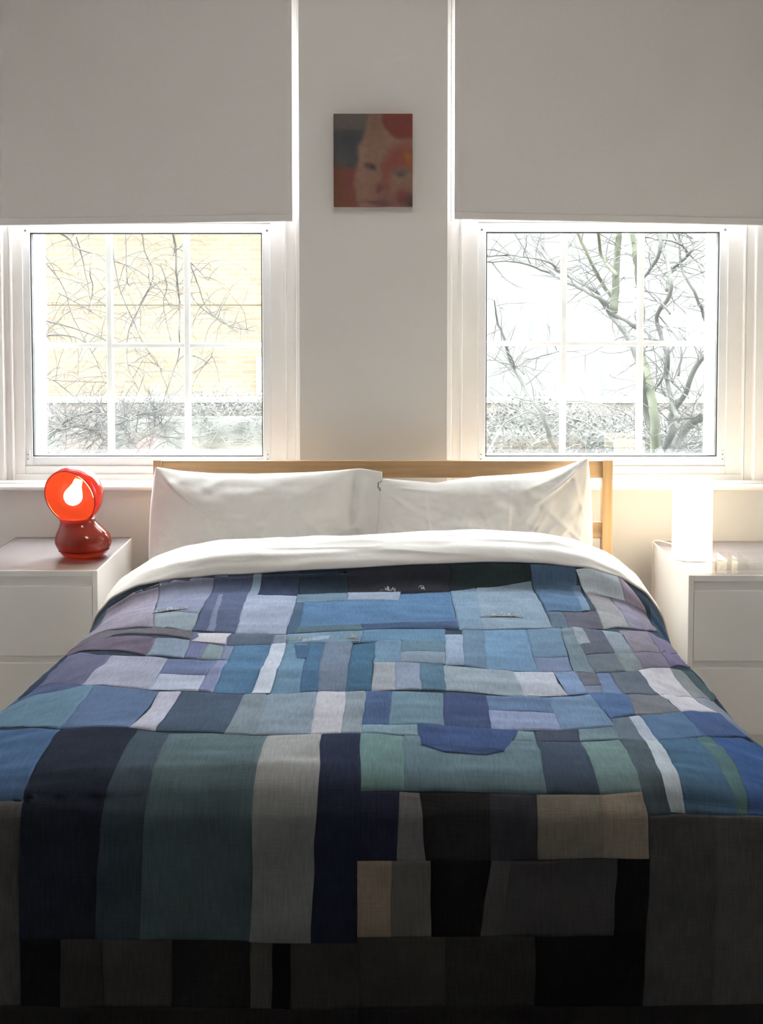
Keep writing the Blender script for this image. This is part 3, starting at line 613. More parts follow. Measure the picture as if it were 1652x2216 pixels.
# patches of the quilt: left edge, right edge (u, v in metres of cloth), colour, layer
PATCHES = [
 ([(-0.8,0.55),(-0.83,0.68)],[(-0.641,0.525),(-0.609,0.756)],(150,150,172),0),
 ([(-0.83,0.68),(-0.83,0.82)],[(-0.609,0.756),(-0.563,0.974)],(152,152,172),0),
 ([(-0.642,0.517),(-0.598,0.804)],[(-0.48,0.541),(-0.467,0.881)],(138,150,178),0),
 ([(-0.598,0.804),(-0.563,0.974)],[(-0.467,0.881),(-0.454,1.07)],(140,158,172),0),
 ([(-0.48,0.535),(-0.454,1.07)],[(-0.371,0.532),(-0.346,1.098)],(96,110,142),0),
 ([(-0.45,0.661),(-0.416,1.077)],[(-0.438,0.663),(-0.397,1.087)],(122,135,162),1),
 ([(-0.371,0.532),(-0.374,0.682)],[(-0.348,0.53),(-0.344,0.685)],(132,156,178),0),
 ([(-0.373,0.676),(-0.348,1.098)],[(-0.238,0.687),(-0.225,1.094)],(155,171,198),0),
 ([(-0.348,0.53),(-0.344,0.68)],[(-0.235,0.525),(-0.237,0.687)],(58,68,92),0),
 ([(-0.238,0.687),(-0.225,1.099)],[(-0.212,0.757),(-0.196,1.095)],(82,106,132),0),
 ([(-0.235,0.525),(-0.237,0.687)],[(-0.1,0.521),(-0.099,0.663)],(52,64,80),0),
 ([(-0.238,0.676),(-0.232,0.766)],[(-0.102,0.657),(-0.096,0.754)],(112,140,164),1),
 ([(-0.1,0.652),(-0.096,0.749)],[(0.049,0.648),(0.04,0.745)],(150,168,192),1),
 ([(-0.216,0.736),(-0.196,1.095)],[(0.19,0.645),(0.187,0.882),(0.189,1.029)],(92,128,166),0),
 ([(-0.201,1.029),(-0.204,1.099)],[(-0.055,1.012),(-0.051,1.077)],(86,110,124),1),
 ([(-0.055,1.003),(-0.051,1.073)],[(0.184,0.95),(0.189,1.025)],(72,92,122),1),
 ([(-0.1,0.521),(-0.099,0.658)],[(0.195,0.519),(0.19,0.645)],(52,56,66),0),
 ([(0.191,0.636),(0.188,1.033)],[(0.264,0.611),(0.244,1.024)],(128,158,186),0),
 ([(0.264,0.611),(0.244,1.024)],[(0.427,0.566),(0.428,1.009)],(140,166,190),0),
 ([(0.195,0.519),(0.19,0.64)],[(0.431,0.521),(0.427,0.568)],(48,58,62),0),
 ([(0.431,0.521),(0.433,0.838)],[(0.564,0.514),(0.546,0.791)],(98,130,164),0),
 ([(0.545,0.576),(0.534,0.797)],[(0.57,0.569),(0.557,0.786)],(122,148,180),1),
 ([(0.433,0.838),(0.427,1.013)],[(0.474,0.832),(0.471,0.99)],(95,115,134),0),
 ([(0.474,0.832),(0.47,0.982)],[(0.575,0.782),(0.565,0.947)],(98,103,118),0),
 ([(0.564,0.521),(0.581,0.601)],[(0.694,0.475),(0.706,0.576)],(172,187,202),0),
 ([(0.581,0.599),(0.575,0.782)],[(0.658,0.589),(0.651,0.87)],(150,156,165),0),
 ([(0.577,0.771),(0.564,0.947)],[(0.658,0.702),(0.651,0.87)],(148,155,162),0),
 ([(0.658,0.589),(0.651,0.87)],[(0.716,0.57),(0.702,0.83)],(138,142,165),0),
 ([(0.694,0.475),(0.706,0.576)],[(0.76,0.53),(0.784,0.552)],(150,145,166),0),
 ([(0.716,0.57),(0.702,0.83)],[(0.784,0.552),(0.777,0.697)],(140,140,162),0),
 ([(-0.83,0.815),(-0.83,0.9)],[(-0.451,1.07),(-0.44,1.146)],(112,114,124),0),
 ([(-0.83,0.9),(-0.767,1.039)],[(-0.525,1.129),(-0.518,1.264)],(114,110,130),0),
 ([(-0.526,1.125),(-0.518,1.264)],[(-0.441,1.15),(-0.43,1.295)],(130,150,172),0),
 ([(-0.442,1.142),(-0.43,1.295)],[(-0.396,1.17),(-0.394,1.309)],(104,114,146),0),
 ([(-0.434,1.101),(-0.423,1.136),(-0.436,1.167)],[(-0.353,1.106),(-0.358,1.148),(-0.352,1.197)],(192,198,210),1),
 ([(-0.45,1.075),(-0.437,1.167)],[(-0.354,1.102),(-0.348,1.213)],(104,114,140),0),
 ([(-0.356,1.102),(-0.351,1.209)],[(-0.248,1.103),(-0.246,1.212)],(88,104,124),0),
 ([(-0.396,1.178),(-0.395,1.305)],[(-0.356,1.209),(-0.347,1.317)],(125,146,156),0),
 ([(-0.356,1.209),(-0.348,1.317)],[(-0.332,1.21),(-0.33,1.325)],(124,138,166),0),
 ([(-0.334,1.21),(-0.324,1.572)],[(-0.246,1.208),(-0.251,1.585)],(86,122,154),0),
 ([(-0.355,1.316),(-0.355,1.555)],[(-0.329,1.318),(-0.323,1.572)],(124,136,168),0),
 ([(-0.248,1.208),(-0.246,1.379),(-0.251,1.585)],[(-0.216,1.2),(-0.213,1.379),(-0.217,1.582)],(184,200,218),1),
 ([(-0.252,1.108),(-0.248,1.212)],[(-0.221,1.108),(-0.215,1.208)],(125,140,160),0),
 ([(-0.216,1.2),(-0.217,1.585)],[(-0.166,1.2),(-0.161,1.573)],(104,138,164),0),
 ([(-0.198,1.212),(-0.183,1.319)],[(-0.165,1.212),(-0.16,1.32)],(78,108,140),1),
 ([(-0.183,1.163),(-0.181,1.192)],[(-0.12,1.129),(-0.123,1.159)],(152,178,202),1),
 ([(-0.167,1.192),(-0.161,1.57)],[(-0.131,1.192),(-0.125,1.56)],(78,112,144),0),
 ([(-0.132,1.167),(-0.125,1.564)],[(-0.068,1.167),(-0.069,1.561)],(110,128,150),0),
 ([(-0.223,1.103),(-0.213,1.204)],[(-0.051,1.073),(-0.051,1.176)],(114,144,166),0),
 ([(-0.067,1.192),(-0.069,1.561)],[(-0.017,1.171),(-0.02,1.562)],(72,106,132),0),
 ([(-0.018,1.155),(-0.016,1.347)],[(0.043,1.15),(0.04,1.339)],(108,140,166),0),
 ([(-0.015,1.343),(-0.02,1.562)],[(0.031,1.339),(0.027,1.558)],(145,156,166),0),
 ([(-0.053,1.055),(-0.05,1.176)],[(0.156,1.025),(0.149,1.155)],(98,134,164),0),
 ([(0.043,1.15),(0.041,1.252)],[(0.149,1.142),(0.144,1.244)],(100,130,150),0),
 ([(0.041,1.248),(0.04,1.339)],[(0.144,1.24),(0.14,1.337)],(122,142,160),0),
 ([(0.031,1.339),(0.027,1.558)],[(0.085,1.338),(0.078,1.557)],(126,142,164),0),
 ([(0.085,1.338),(0.078,1.557)],[(0.136,1.337),(0.129,1.563)],(84,114,136),0),
 ([(0.153,1.077),(0.14,1.344)],[(0.195,1.068),(0.182,1.343)],(142,166,192),0),
 ([(0.195,1.029),(0.18,1.346)],[(0.247,1.029),(0.23,1.363)],(108,136,162),0),
 ([(0.247,1.029),(0.229,1.367)],[(0.352,1.023),(0.339,1.374)],(112,148,182),0),
 ([(0.352,1.023),(0.344,1.264)],[(0.443,1.012),(0.424,1.247)],(108,138,164),0),
 ([(0.344,1.264),(0.339,1.374)],[(0.424,1.247),(0.418,1.357)],(114,130,160),0),
 ([(0.443,1.012),(0.419,1.361)],[(0.477,0.994),(0.464,1.373)],(114,136,150),0),
 ([(0.472,0.995),(0.466,1.162)],[(0.499,1.005),(0.498,1.129)],(142,158,172),1),
 ([(0.477,0.994),(0.462,1.235)],[(0.553,0.961),(0.543,1.188)],(98,108,124),0),
 ([(0.462,1.235),(0.467,1.358)],[(0.543,1.188),(0.543,1.31)],(104,118,130),0),
 ([(0.553,0.961),(0.543,1.188)],[(0.6,0.964),(0.59,1.171)],(136,152,168),0),
 ([(0.543,1.188),(0.543,1.31)],[(0.59,1.171),(0.591,1.28)],(126,142,148),0),
 ([(0.606,0.937),(0.59,1.171)],[(0.708,0.831),(0.682,1.087)],(128,129,144),0),
 ([(0.59,1.171),(0.591,1.28)],[(0.682,1.087),(0.676,1.197)],(120,121,140),0),
 ([(0.708,0.831),(0.682,1.087)],[(0.83,0.73),(0.8,0.844)],(122,122,150),0),
 ([(0.682,1.087),(0.676,1.197)],[(0.8,0.844),(0.779,1.035)],(112,112,142),0),
 ([(-0.764,1.04),(-0.748,1.312)],[(-0.603,1.234),(-0.608,1.448)],(106,114,142),0),
 ([(-0.751,1.304),(-0.8,1.408)],[(-0.608,1.448),(-0.586,1.477)],(82,98,130),0),
 ([(-0.603,1.234),(-0.608,1.451)],[(-0.463,1.296),(-0.45,1.54)],(152,162,182),0),
 ([(-0.463,1.299),(-0.456,1.423)],[(-0.353,1.316),(-0.356,1.443)],(104,120,152),0),
 ([(-0.455,1.423),(-0.451,1.54)],[(-0.356,1.439),(-0.353,1.559)],(162,176,196),0),
 ([(0.136,1.344),(0.129,1.563)],[(0.288,1.376),(0.282,1.582)],(130,148,160),0),
 ([(0.285,1.38),(0.282,1.582)],[(0.374,1.367),(0.369,1.455),(0.376,1.545)],(162,174,188),0),
 ([(0.374,1.367),(0.375,1.545)],[(0.422,1.357),(0.422,1.532)],(116,140,172),0),
 ([(0.42,1.368),(0.421,1.473)],[(0.465,1.369),(0.46,1.461)],(98,106,118),0),
 ([(0.421,1.469),(0.423,1.536)],[(0.46,1.461),(0.455,1.535)],(110,124,146),0),
 ([(0.464,1.37),(0.455,1.535)],[(0.497,1.349),(0.494,1.519)],(102,124,156),0),
 ([(0.498,1.346),(0.494,1.519)],[(0.577,1.286),(0.579,1.487)],(92,104,118),0),
 ([(0.575,1.286),(0.569,1.403),(0.579,1.487)],[(0.673,1.201),(0.676,1.297),(0.676,1.399)],(182,188,198),0),
 ([(0.673,1.201),(0.676,1.399)],[(0.705,1.185),(0.758,1.298)],(132,142,150),0),
 ([(0.705,1.185),(0.758,1.298)],[(0.761,1.099),(0.8,1.212)],(80,100,106),0),
 ([(0.327,1.578),(0.325,1.776)],[(0.424,1.536),(0.432,1.743)],(104,130,158),0),
 ([(0.357,1.769),(0.352,1.843)],[(0.432,1.743),(0.429,1.823)],(100,122,132),0),
 ([(0.424,1.536),(0.432,1.697)],[(0.504,1.521),(0.49,1.663)],(82,108,144),0),
 ([(0.504,1.521),(0.49,1.663)],[(0.579,1.487),(0.599,1.591)],(110,117,126),0),
 ([(0.579,1.487),(0.589,1.523),(0.599,1.591)],[(0.676,1.399),(0.681,1.432),(0.705,1.486)],(184,190,200),0),
 ([(0.676,1.399),(0.705,1.486)],[(0.764,1.286),(0.796,1.388)],(128,140,156),0),
 ([(-0.8,1.408),(-0.8,1.592)],[(-0.575,1.474),(-0.564,1.76)],(96,126,146),0),
 ([(-0.575,1.474),(-0.564,1.76)],[(-0.428,1.556),(-0.431,1.805)],(90,112,142),0),
 ([(-0.428,1.556),(-0.424,1.687),(-0.432,1.805)],[(-0.384,1.56),(-0.383,1.675),(-0.385,1.826)],(164,170,186),0),
 ([(-0.384,1.56),(-0.385,1.826)],[(-0.264,1.591),(-0.262,1.85)],(72,88,106),0),
 ([(-0.264,1.591),(-0.262,1.85)],[(-0.22,1.585),(-0.215,1.853)],(116,132,142),0),
 ([(-0.22,1.585),(-0.215,1.853)],[(-0.125,1.564),(-0.117,1.858)],(120,138,152),0),
 ([(-0.125,1.564),(-0.117,1.858)],[(-0.069,1.561),(-0.066,1.853)],(168,174,184),0),
 ([(-0.069,1.561),(-0.066,1.853)],[(-0.03,1.559),(-0.032,1.851)],(125,140,150),0),
 ([(-0.03,1.559),(-0.033,1.786)],[(0.021,1.565),(0.014,1.786)],(72,92,124),0),
 ([(0.021,1.565),(0.014,1.786)],[(0.122,1.58),(0.115,1.787)],(98,124,140),0),
 ([(-0.033,1.786),(-0.032,1.851)],[(0.066,1.785),(0.065,1.85)],(110,136,150),0),
 ([(0.123,1.576),(0.115,1.79)],[(0.208,1.584),(0.198,1.793)],(66,80,112),0),
 ([(0.207,1.587),(0.203,1.676)],[(0.328,1.578),(0.326,1.68)],(98,122,154),0),
 ([(0.203,1.676),(0.198,1.793)],[(0.327,1.677),(0.326,1.779)],(126,142,172),0),
 ([(0.242,1.789),(0.229,1.857)],[(0.274,1.789),(0.271,1.856)],(100,126,136),0),
 ([(0.274,1.789),(0.271,1.856)],[(0.359,1.769),(0.352,1.849)],(66,76,92),0),
 ([(0.432,1.697),(0.429,1.823)],[(0.47,1.681),(0.472,1.824)],(92,108,120),0),
 ([(0.467,1.681),(0.471,1.824)],[(0.495,1.664),(0.497,1.813)],(154,168,184),0),
 ([(0.495,1.664),(0.497,1.813)],[(0.6,1.587),(0.603,1.753)],(82,108,136),0),
 ([(0.6,1.587),(0.603,1.753)],[(0.716,1.474),(0.757,1.57)],(72,92,130),0),
 ([(0.705,1.486),(0.757,1.57)],[(0.796,1.384),(0.796,1.536)],(110,125,140),0),
 ([(-0.8,1.636),(-0.714,1.963),(-0.689,2.052)],[(-0.557,1.771),(-0.54,2.04),(-0.537,2.088)],(70,96,128),0),
 ([(-0.559,1.765),(-0.54,2.04),(-0.536,2.132),(-0.539,2.306)],[(-0.417,1.815),(-0.411,2.052),(-0.42,2.132),(-0.426,2.306)],(42,49,62),0),
 ([(-0.417,1.815),(-0.411,2.052),(-0.42,2.132),(-0.426,2.306)],[(-0.359,1.847),(-0.349,2.054),(-0.355,2.132),(-0.359,2.306)],(64,78,91),0),
 ([(-0.359,1.847),(-0.349,2.054),(-0.355,2.132),(-0.359,2.306)],[(-0.187,1.859),(-0.19,2.057),(-0.193,2.169),(-0.196,2.307)],(82,101,111),0),
 ([(-0.187,1.859),(-0.19,2.057),(-0.193,2.169),(-0.196,2.309)],[(-0.098,1.858),(-0.095,2.057),(-0.098,2.169),(-0.102,2.31)],(136,142,148),0),
 ([(-0.098,1.858),(-0.095,2.057),(-0.098,2.169),(-0.102,2.31)],[(-0.033,1.854),(-0.032,2.07),(-0.033,2.176),(-0.034,2.31)],(43,50,70),0),
 ([(-0.033,1.854),(-0.032,2.071)],[(0.038,1.861),(0.037,2.071)],(92,120,126),0),
 ([(0.038,1.856),(0.037,2.071)],[(0.27,1.856),(0.267,2.074)],(86,108,122),0),
 ([(0.065,1.788),(0.065,1.861),(0.068,1.916)],[(0.246,1.792),(0.228,1.857),(0.205,1.936)],(62,80,118),1),
 ([(0.069,1.911),(0.105,1.947)],[(0.206,1.931),(0.174,1.95)],(62,80,118),1),
 ([(0.27,1.856),(0.268,1.998),(0.267,2.074)],[(0.352,1.849),(0.352,1.993),(0.35,2.07)],(60,72,90),0),
 ([(0.352,1.849),(0.352,1.993),(0.35,2.07)],[(0.427,1.832),(0.422,1.986),(0.419,2.063)],(96,120,126),0),
 ([(0.428,1.829),(0.422,1.986),(0.419,2.064),(0.423,2.11)],[(0.471,1.824),(0.461,1.982),(0.457,2.062),(0.458,2.108)],(72,86,96),0),
 ([(0.472,1.821),(0.461,1.982),(0.457,2.062),(0.459,2.103)],[(0.496,1.813),(0.49,1.977),(0.483,2.061),(0.483,2.105)],(156,170,184),0),
 ([(0.496,1.813),(0.49,1.977),(0.483,2.061),(0.482,2.106)],[(0.579,1.77),(0.567,1.989),(0.564,2.069),(0.565,2.104)],(66,94,120),0),
 ([(0.579,1.77),(0.567,1.989),(0.564,2.069),(0.565,2.104)],[(0.616,1.743),(0.596,1.977),(0.584,2.067),(0.581,2.102)],(80,108,114),0),
 ([(0.616,1.743),(0.596,1.977),(0.584,2.067),(0.581,2.102)],[(0.796,1.544),(0.735,1.866),(0.691,2.039),(0.68,2.092)],(60,86,130),0),
 ([(-0.032,2.071),(-0.034,2.176)],[(0.029,2.072),(0.025,2.176)],(48,52,74),0),
 ([(0.029,2.072),(0.024,2.176)],[(0.061,2.074),(0.07,2.177)],(120,120,128),0),
 ([(0.061,2.074),(0.07,2.177)],[(0.173,2.074),(0.171,2.178)],(48,50,54),0),
 ([(0.173,2.074),(0.171,2.178)],[(0.25,2.074),(0.248,2.176)],(62,64,74),0),
 ([(0.25,2.074),(0.248,2.176)],[(0.355,2.07),(0.352,2.176)],(132,130,124),0),
 ([(0.355,2.07),(0.352,2.176)],[(0.419,2.063),(0.422,2.106),(0.422,2.175)],(150,144,136),0),
 ([(-0.034,2.176),(-0.033,2.3)],[(0.017,2.176),(0.017,2.3)],(158,146,134),0),
 ([(0.017,2.176),(0.017,2.3)],[(0.077,2.177),(0.078,2.3)],(112,112,112),0),
 ([(0.077,2.177),(0.078,2.301)],[(0.173,2.178),(0.154,2.301)],(34,34,38),0),
 ([(0.173,2.178),(0.154,2.3)],[(0.206,2.178),(0.189,2.298)],(88,88,92),0),
 ([(0.206,2.178),(0.189,2.298)],[(0.373,2.176),(0.368,2.298)],(78,78,84),0),
 ([(0.373,2.176),(0.368,2.3)],[(0.423,2.175),(0.419,2.3)],(36,36,42),0),
 ([(0.423,2.106),(0.423,2.176),(0.417,2.419)],[(0.526,2.105),(0.527,2.176),(0.528,2.419)],(84,84,88),0),
 ([(0.526,2.105),(0.527,2.176),(0.528,2.419)],[(0.683,2.09),(0.681,2.203),(0.686,2.418)],(92,92,96),0),
 ([(-0.689,2.052),(-0.681,2.419)],[(-0.537,2.088),(-0.539,2.307),(-0.539,2.419)],(84,84,86),0),
 ([(-0.537,2.306),(-0.538,2.419)],[(-0.478,2.306),(-0.478,2.419)],(34,34,36),0),
 ([(-0.478,2.306),(-0.478,2.419)],[(-0.414,2.306),(-0.414,2.419)],(64,64,66),0),
 ([(-0.414,2.306),(-0.414,2.419)],[(-0.31,2.307),(-0.311,2.419)],(74,74,76),0),
 ([(-0.31,2.307),(-0.311,2.419)],[(-0.193,2.309),(-0.192,2.419)],(44,44,46),0),
 ([(-0.193,2.309),(-0.192,2.419)],[(-0.16,2.309),(-0.161,2.419)],(82,82,82),0),
 ([(-0.16,2.309),(-0.161,2.419)],[(-0.133,2.31),(-0.133,2.419)],(30,30,32),0),
 ([(-0.133,2.31),(-0.133,2.419)],[(-0.03,2.31),(-0.029,2.419)],(64,64,66),0),
 ([(-0.033,2.3),(-0.029,2.419)],[(0.099,2.301),(0.101,2.419)],(68,68,68),0),
 ([(0.099,2.301),(0.101,2.419)],[(0.245,2.3),(0.246,2.419)],(58,58,58),0),
 ([(0.245,2.3),(0.246,2.419)],[(0.419,2.3),(0.415,2.419)],(30,30,32),0),
 ([(-0.681,2.419),(-0.682,2.469)],[(-0.031,2.42),(-0.031,2.469)],(48,48,50),0),
 ([(-0.031,2.42),(-0.031,2.469)],[(0.686,2.418),(0.688,2.469)],(46,46,48),0),
]
FR = [(-0.548, 0.82), (0.306, 0.896), (0.015, 0.636), (0.111, 0.626), (-0.187, 1.167), (-0.071, 1.146)]

# ---------------------------------------------------------------- bed
bed = empty('bed', (-.012, 3.14, 0)); tag(bed, 'oak double bed with an open slatted headboard under the windows', 'bed')
HY0, HY1 = 4.115, 4.16
xl0, xl1 = at(332, 1050, HY0).x, at(350, 1050, HY0).x; xr0, xr1 = at(1305, 1050, HY0).x, at(1327, 1050, HY0).x
zt = at(0, 996, HY0).z
for a_, b_ in ((xl0, xl1), (xr0, xr1)): MB().box(a_, b_, HY0, HY1, 0, zt, .002, 2).build('post', M['oakv'], bed)
for (pa, pb) in ((997.5, 1034), (1130, 1165), (1262, 1297)):
    MB().box(xl1, xr0, HY0 + .012, HY0 + .034, at(0, pb, HY0 + .012).z, at(0, pa, HY0 + .012).z, .0015).build('headboard_rail', M['oak'], bed)
for s in (-1, 1):
    x = -.012 + s * .745; MB().box(x - .012, x + .012, 2.21, HY0, .17, .30, .002).build('side_rail', M['oak'], bed)
    MB().box(x - .02, x + .02, 2.17, 2.21, 0, .30, .002).build('leg', M['oakv'], bed)
MB().box(-.757, .733, 2.185, 2.209, .17, .30, .002).build('foot_rail', M['oak'], bed)
for k in range(14): MB().box(-.745, .721, 2.27 + k * .13, 2.33 + k * .13, .268, .28).build('slat', M['oak'], bed)
mt = MB(); mt.box(-.722, .698, 2.215, 4.10, .281, .487, .05, 4); o = mt.build('mattress', M['mattress'], None, True); centre(o)
tag(o, 'white mattress hidden under the denim quilt', 'mattress')

o = MB().box(-1.35, 1.35, .1, 1.86, .0005, .014, .005, 2).build('added_rug', M['added_rug']); centre(o); tag(o, 'added unseen dark mat that cuts the light bounced onto the bed foot', 'added_rug')  # added out of view to darken the bounce onto the bed foot
# ---------------------------------------------------------------- patchwork quilt
quilt = empty('patchwork_quilt', (-.012, 3.0, .12)); tag(quilt, 'blue denim patchwork quilt over the bed with white lining folded back at the head', 'quilt')
def vd(u): return .512 + .010 * np.tanh(-u * 3) - .055 * np.clip((np.abs(u) - .5) / .35, 0, 1) ** 1.5
us = np.linspace(-UMAX, UMAX, 300); vs_ = np.linspace(.25, VMAX, 330)
U, V = np.meshgrid(us, vs_, indexing='ij')
me = grid_mesh('backing', surf(U, V), np.stack([U, V], -1)); o = wobj('backing', me, M['denim'], quilt); o.color = (.05, .07, .10, 1); o['label'] = 'dark backing cloth showing at the seams'
so = o.modifiers.new('padding', 'SOLIDIFY'); so.thickness = .012; so.offset = 1
n1 = 260; n2 = 150
U = np.linspace(-UMAX * .985, UMAX * .985, n1)[:, None] + np.zeros((1, n2)); V = np.linspace(0, 1, n2)[None, :] * (vd(U[:, :1]) + .014)
ex = .0028 * noise(U * 5, V * 16, 5) + .0022 * (1 - np.abs(noise(U * 4 + V * 5, V * 19 - U * 3, 6))) ** 4 + .0015 * noise(U * 9, V * 30, 7)
e_ = np.clip((vd(U) + .014 - V) / .004, 0, 1); e5 = np.clip((vd(U) + .014 - V) / .06, 0, 1); ex = ex * 1.5
me = grid_mesh('lining', surf(U, V, .0040 + .0012 * e_ + ex * e5 ** 1.5), np.stack([U, V], -1)); o = wobj('lining', me, M['cotton'], quilt); o['label'] = 'white cotton lining folded back over the head end'
so = o.modifiers.new('padding', 'SOLIDIFY'); so.thickness = .012; so.offset = 1

def patch(Lp, Rp, c, layer, name='patch', side=False):
    Lp = np.array(Lp, float); Rp = np.array(Rp, float)
    def arc(p):
        d = np.r_[0, np.cumsum(np.hypot(*np.diff(p, axis=0).T))]; return d
    dl, dr = arc(Lp), arc(Rp); hgt = (dl[-1] + dr[-1]) / 2; wid = (np.hypot(*(Lp[0] - Rp[0])) + np.hypot(*(Lp[-1] - Rp[-1]))) / 2
    nv = int(np.clip(hgt / .009, 5, 60)); nu = int(np.clip(wid / .009, 5, 60))
    def par(n, size):
        e = min(.0035 / max(size, .01), .2); return np.r_[0, e, np.linspace(e * 2, 1 - 2 * e, n), 1 - e, 1]
    tv = par(nv, hgt); tu = par(nu, wid)
    LL = np.c_[np.interp(tv, dl / dl[-1], Lp[:, 0]), np.interp(tv, dl / dl[-1], Lp[:, 1])]
    RR = np.c_[np.interp(tv, dr / dr[-1], Rp[:, 0]), np.interp(tv, dr / dr[-1], Rp[:, 1])]
    G = LL[None] * (1 - tu[:, None, None]) + RR[None] * tu[:, None, None]
    du = np.minimum(tu, 1 - tu)[:, None] * wid; dv = np.minimum(tv, 1 - tv)[None, :] * hgt
    dist = np.minimum(du + 0 * dv, dv + 0 * du)
    u, v = G[..., 0], G[..., 1]
    wu = .0016 * noise(u * 22, v * 22, 5) + .003 * noise(u * 6, v * 6, 6); wv = .0022 * noise(u * 14, v * 14, 7) + .004 * noise(u * 4, v * 4, 3)
    u = u + wu; v = v + wv
    e = np.clip(dist / .008, 0, 1); e = np.sqrt(e * (2 - e))
    off = (.0008 + .0026 * layer) + (.0020 if layer < 1 else .0010) * e
    # gathering along the seams
    g_ = np.exp(-dv / .02) * .0016 * noise(u * 30, v * 8, 4) * e
    P = surf(u, v, off + g_)
    me = grid_mesh(name, P, np.stack([u, v], -1)); o = wobj(name, me, M['denim'], quilt)
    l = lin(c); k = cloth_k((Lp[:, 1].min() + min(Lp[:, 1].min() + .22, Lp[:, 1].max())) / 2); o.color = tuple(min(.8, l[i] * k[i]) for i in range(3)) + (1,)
    if min(c) > 178: o['label'] = 'almost white denim patch'
    return o
def cloth_k(v):                          # light falloff evened in patch colours: lifted under the roll, and towards the foot
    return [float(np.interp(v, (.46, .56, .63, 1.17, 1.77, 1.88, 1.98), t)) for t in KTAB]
for L_, R_, c_, ly in PATCHES: patch(L_, R_, c_, ly)
rp = random.Random(3); pal = [(70, 92, 120), (110, 130, 150), (60, 74, 100), (140, 155, 175), (90, 104, 122)]
for s in (-1, 1):
    v = .52
    while v < 2.42:
        h = rp.uniform(.09, .22)
        a_, b_ = sorted((s * .80, s * 1.10)); patch([(a_, v), (a_, v + h)], [(b_, v), (b_, v + h)], rp.choice(pal), -.7); v += h

# ripped, frayed places
def fray(u0, v0, wdt, n, label, slit=True, seed=1):
    r = random.Random(seed); b = MB()
    def P(u, v, o_=.006): return Vector(surf(np.array([u]), np.array([v]), o_)[0])
    for _ in range(n):
        u = u0 + r.uniform(-.5, .5) * wdt; v = v0 + r.uniform(-.008, .006); k = r.uniform(-.012, .012); l_ = r.uniform(.006, .022)
        b.tube([P(u, v, .004), P(u + k * .5, v + l_ * .5 * r.choice((-1, 1)), .009), P(u + k, v + l_ * r.choice((-1, .6)), .005)], [.0006, .0006, .0003], 4)
    b.tube([P(u0 + (t - .5) * wdt, v0 + .004 * math.sin(t * 9 + seed), .0035) for t in [i / 12 for i in range(13)]], [.0003 + .0013 * math.sin(math.pi * i / 12) for i in range(13)], 6)
    o = b.build('frayed_threads', M['thread'], quilt); o['label'] = label; o['kind'] = 'stuff'
    if slit:
        b = MB(); b.tube([P(u0 + (t - .5) * wdt * 1.15, v0 + .011 + .003 * math.sin(t * 7), .0028) for t in [i / 12 for i in range(13)]], [.0003 + .0018 * math.sin(math.pi * i / 12) for i in range(13)], 6)
        b.build('rip', M['gasket'], quilt)
M['thread'] = mat('cotton_threads', (.72, .73, .72), .9)
fray(FR[0][0], FR[0][1], .085, 22, 'frayed white rip in a pale patch at the upper left', True, 1)
fray(FR[1][0], FR[1][1], .10, 26, 'long frayed rip in the pale blue patch at the upper right', True, 2)
fray(FR[2][0], FR[2][1], .035, 14, 'tuft of loose white threads at the top middle', False, 3)
fray(FR[3][0], FR[3][1], .012, 4, 'few loose threads right of the top tuft', False, 4)
fray(FR[4][0], FR[4][1], .07, 8, 'pale frayed edge left of the middle', False, 5)
fray(FR[5][0], FR[5][1], .03, 8, 'short pale threads in the middle', False, 6)

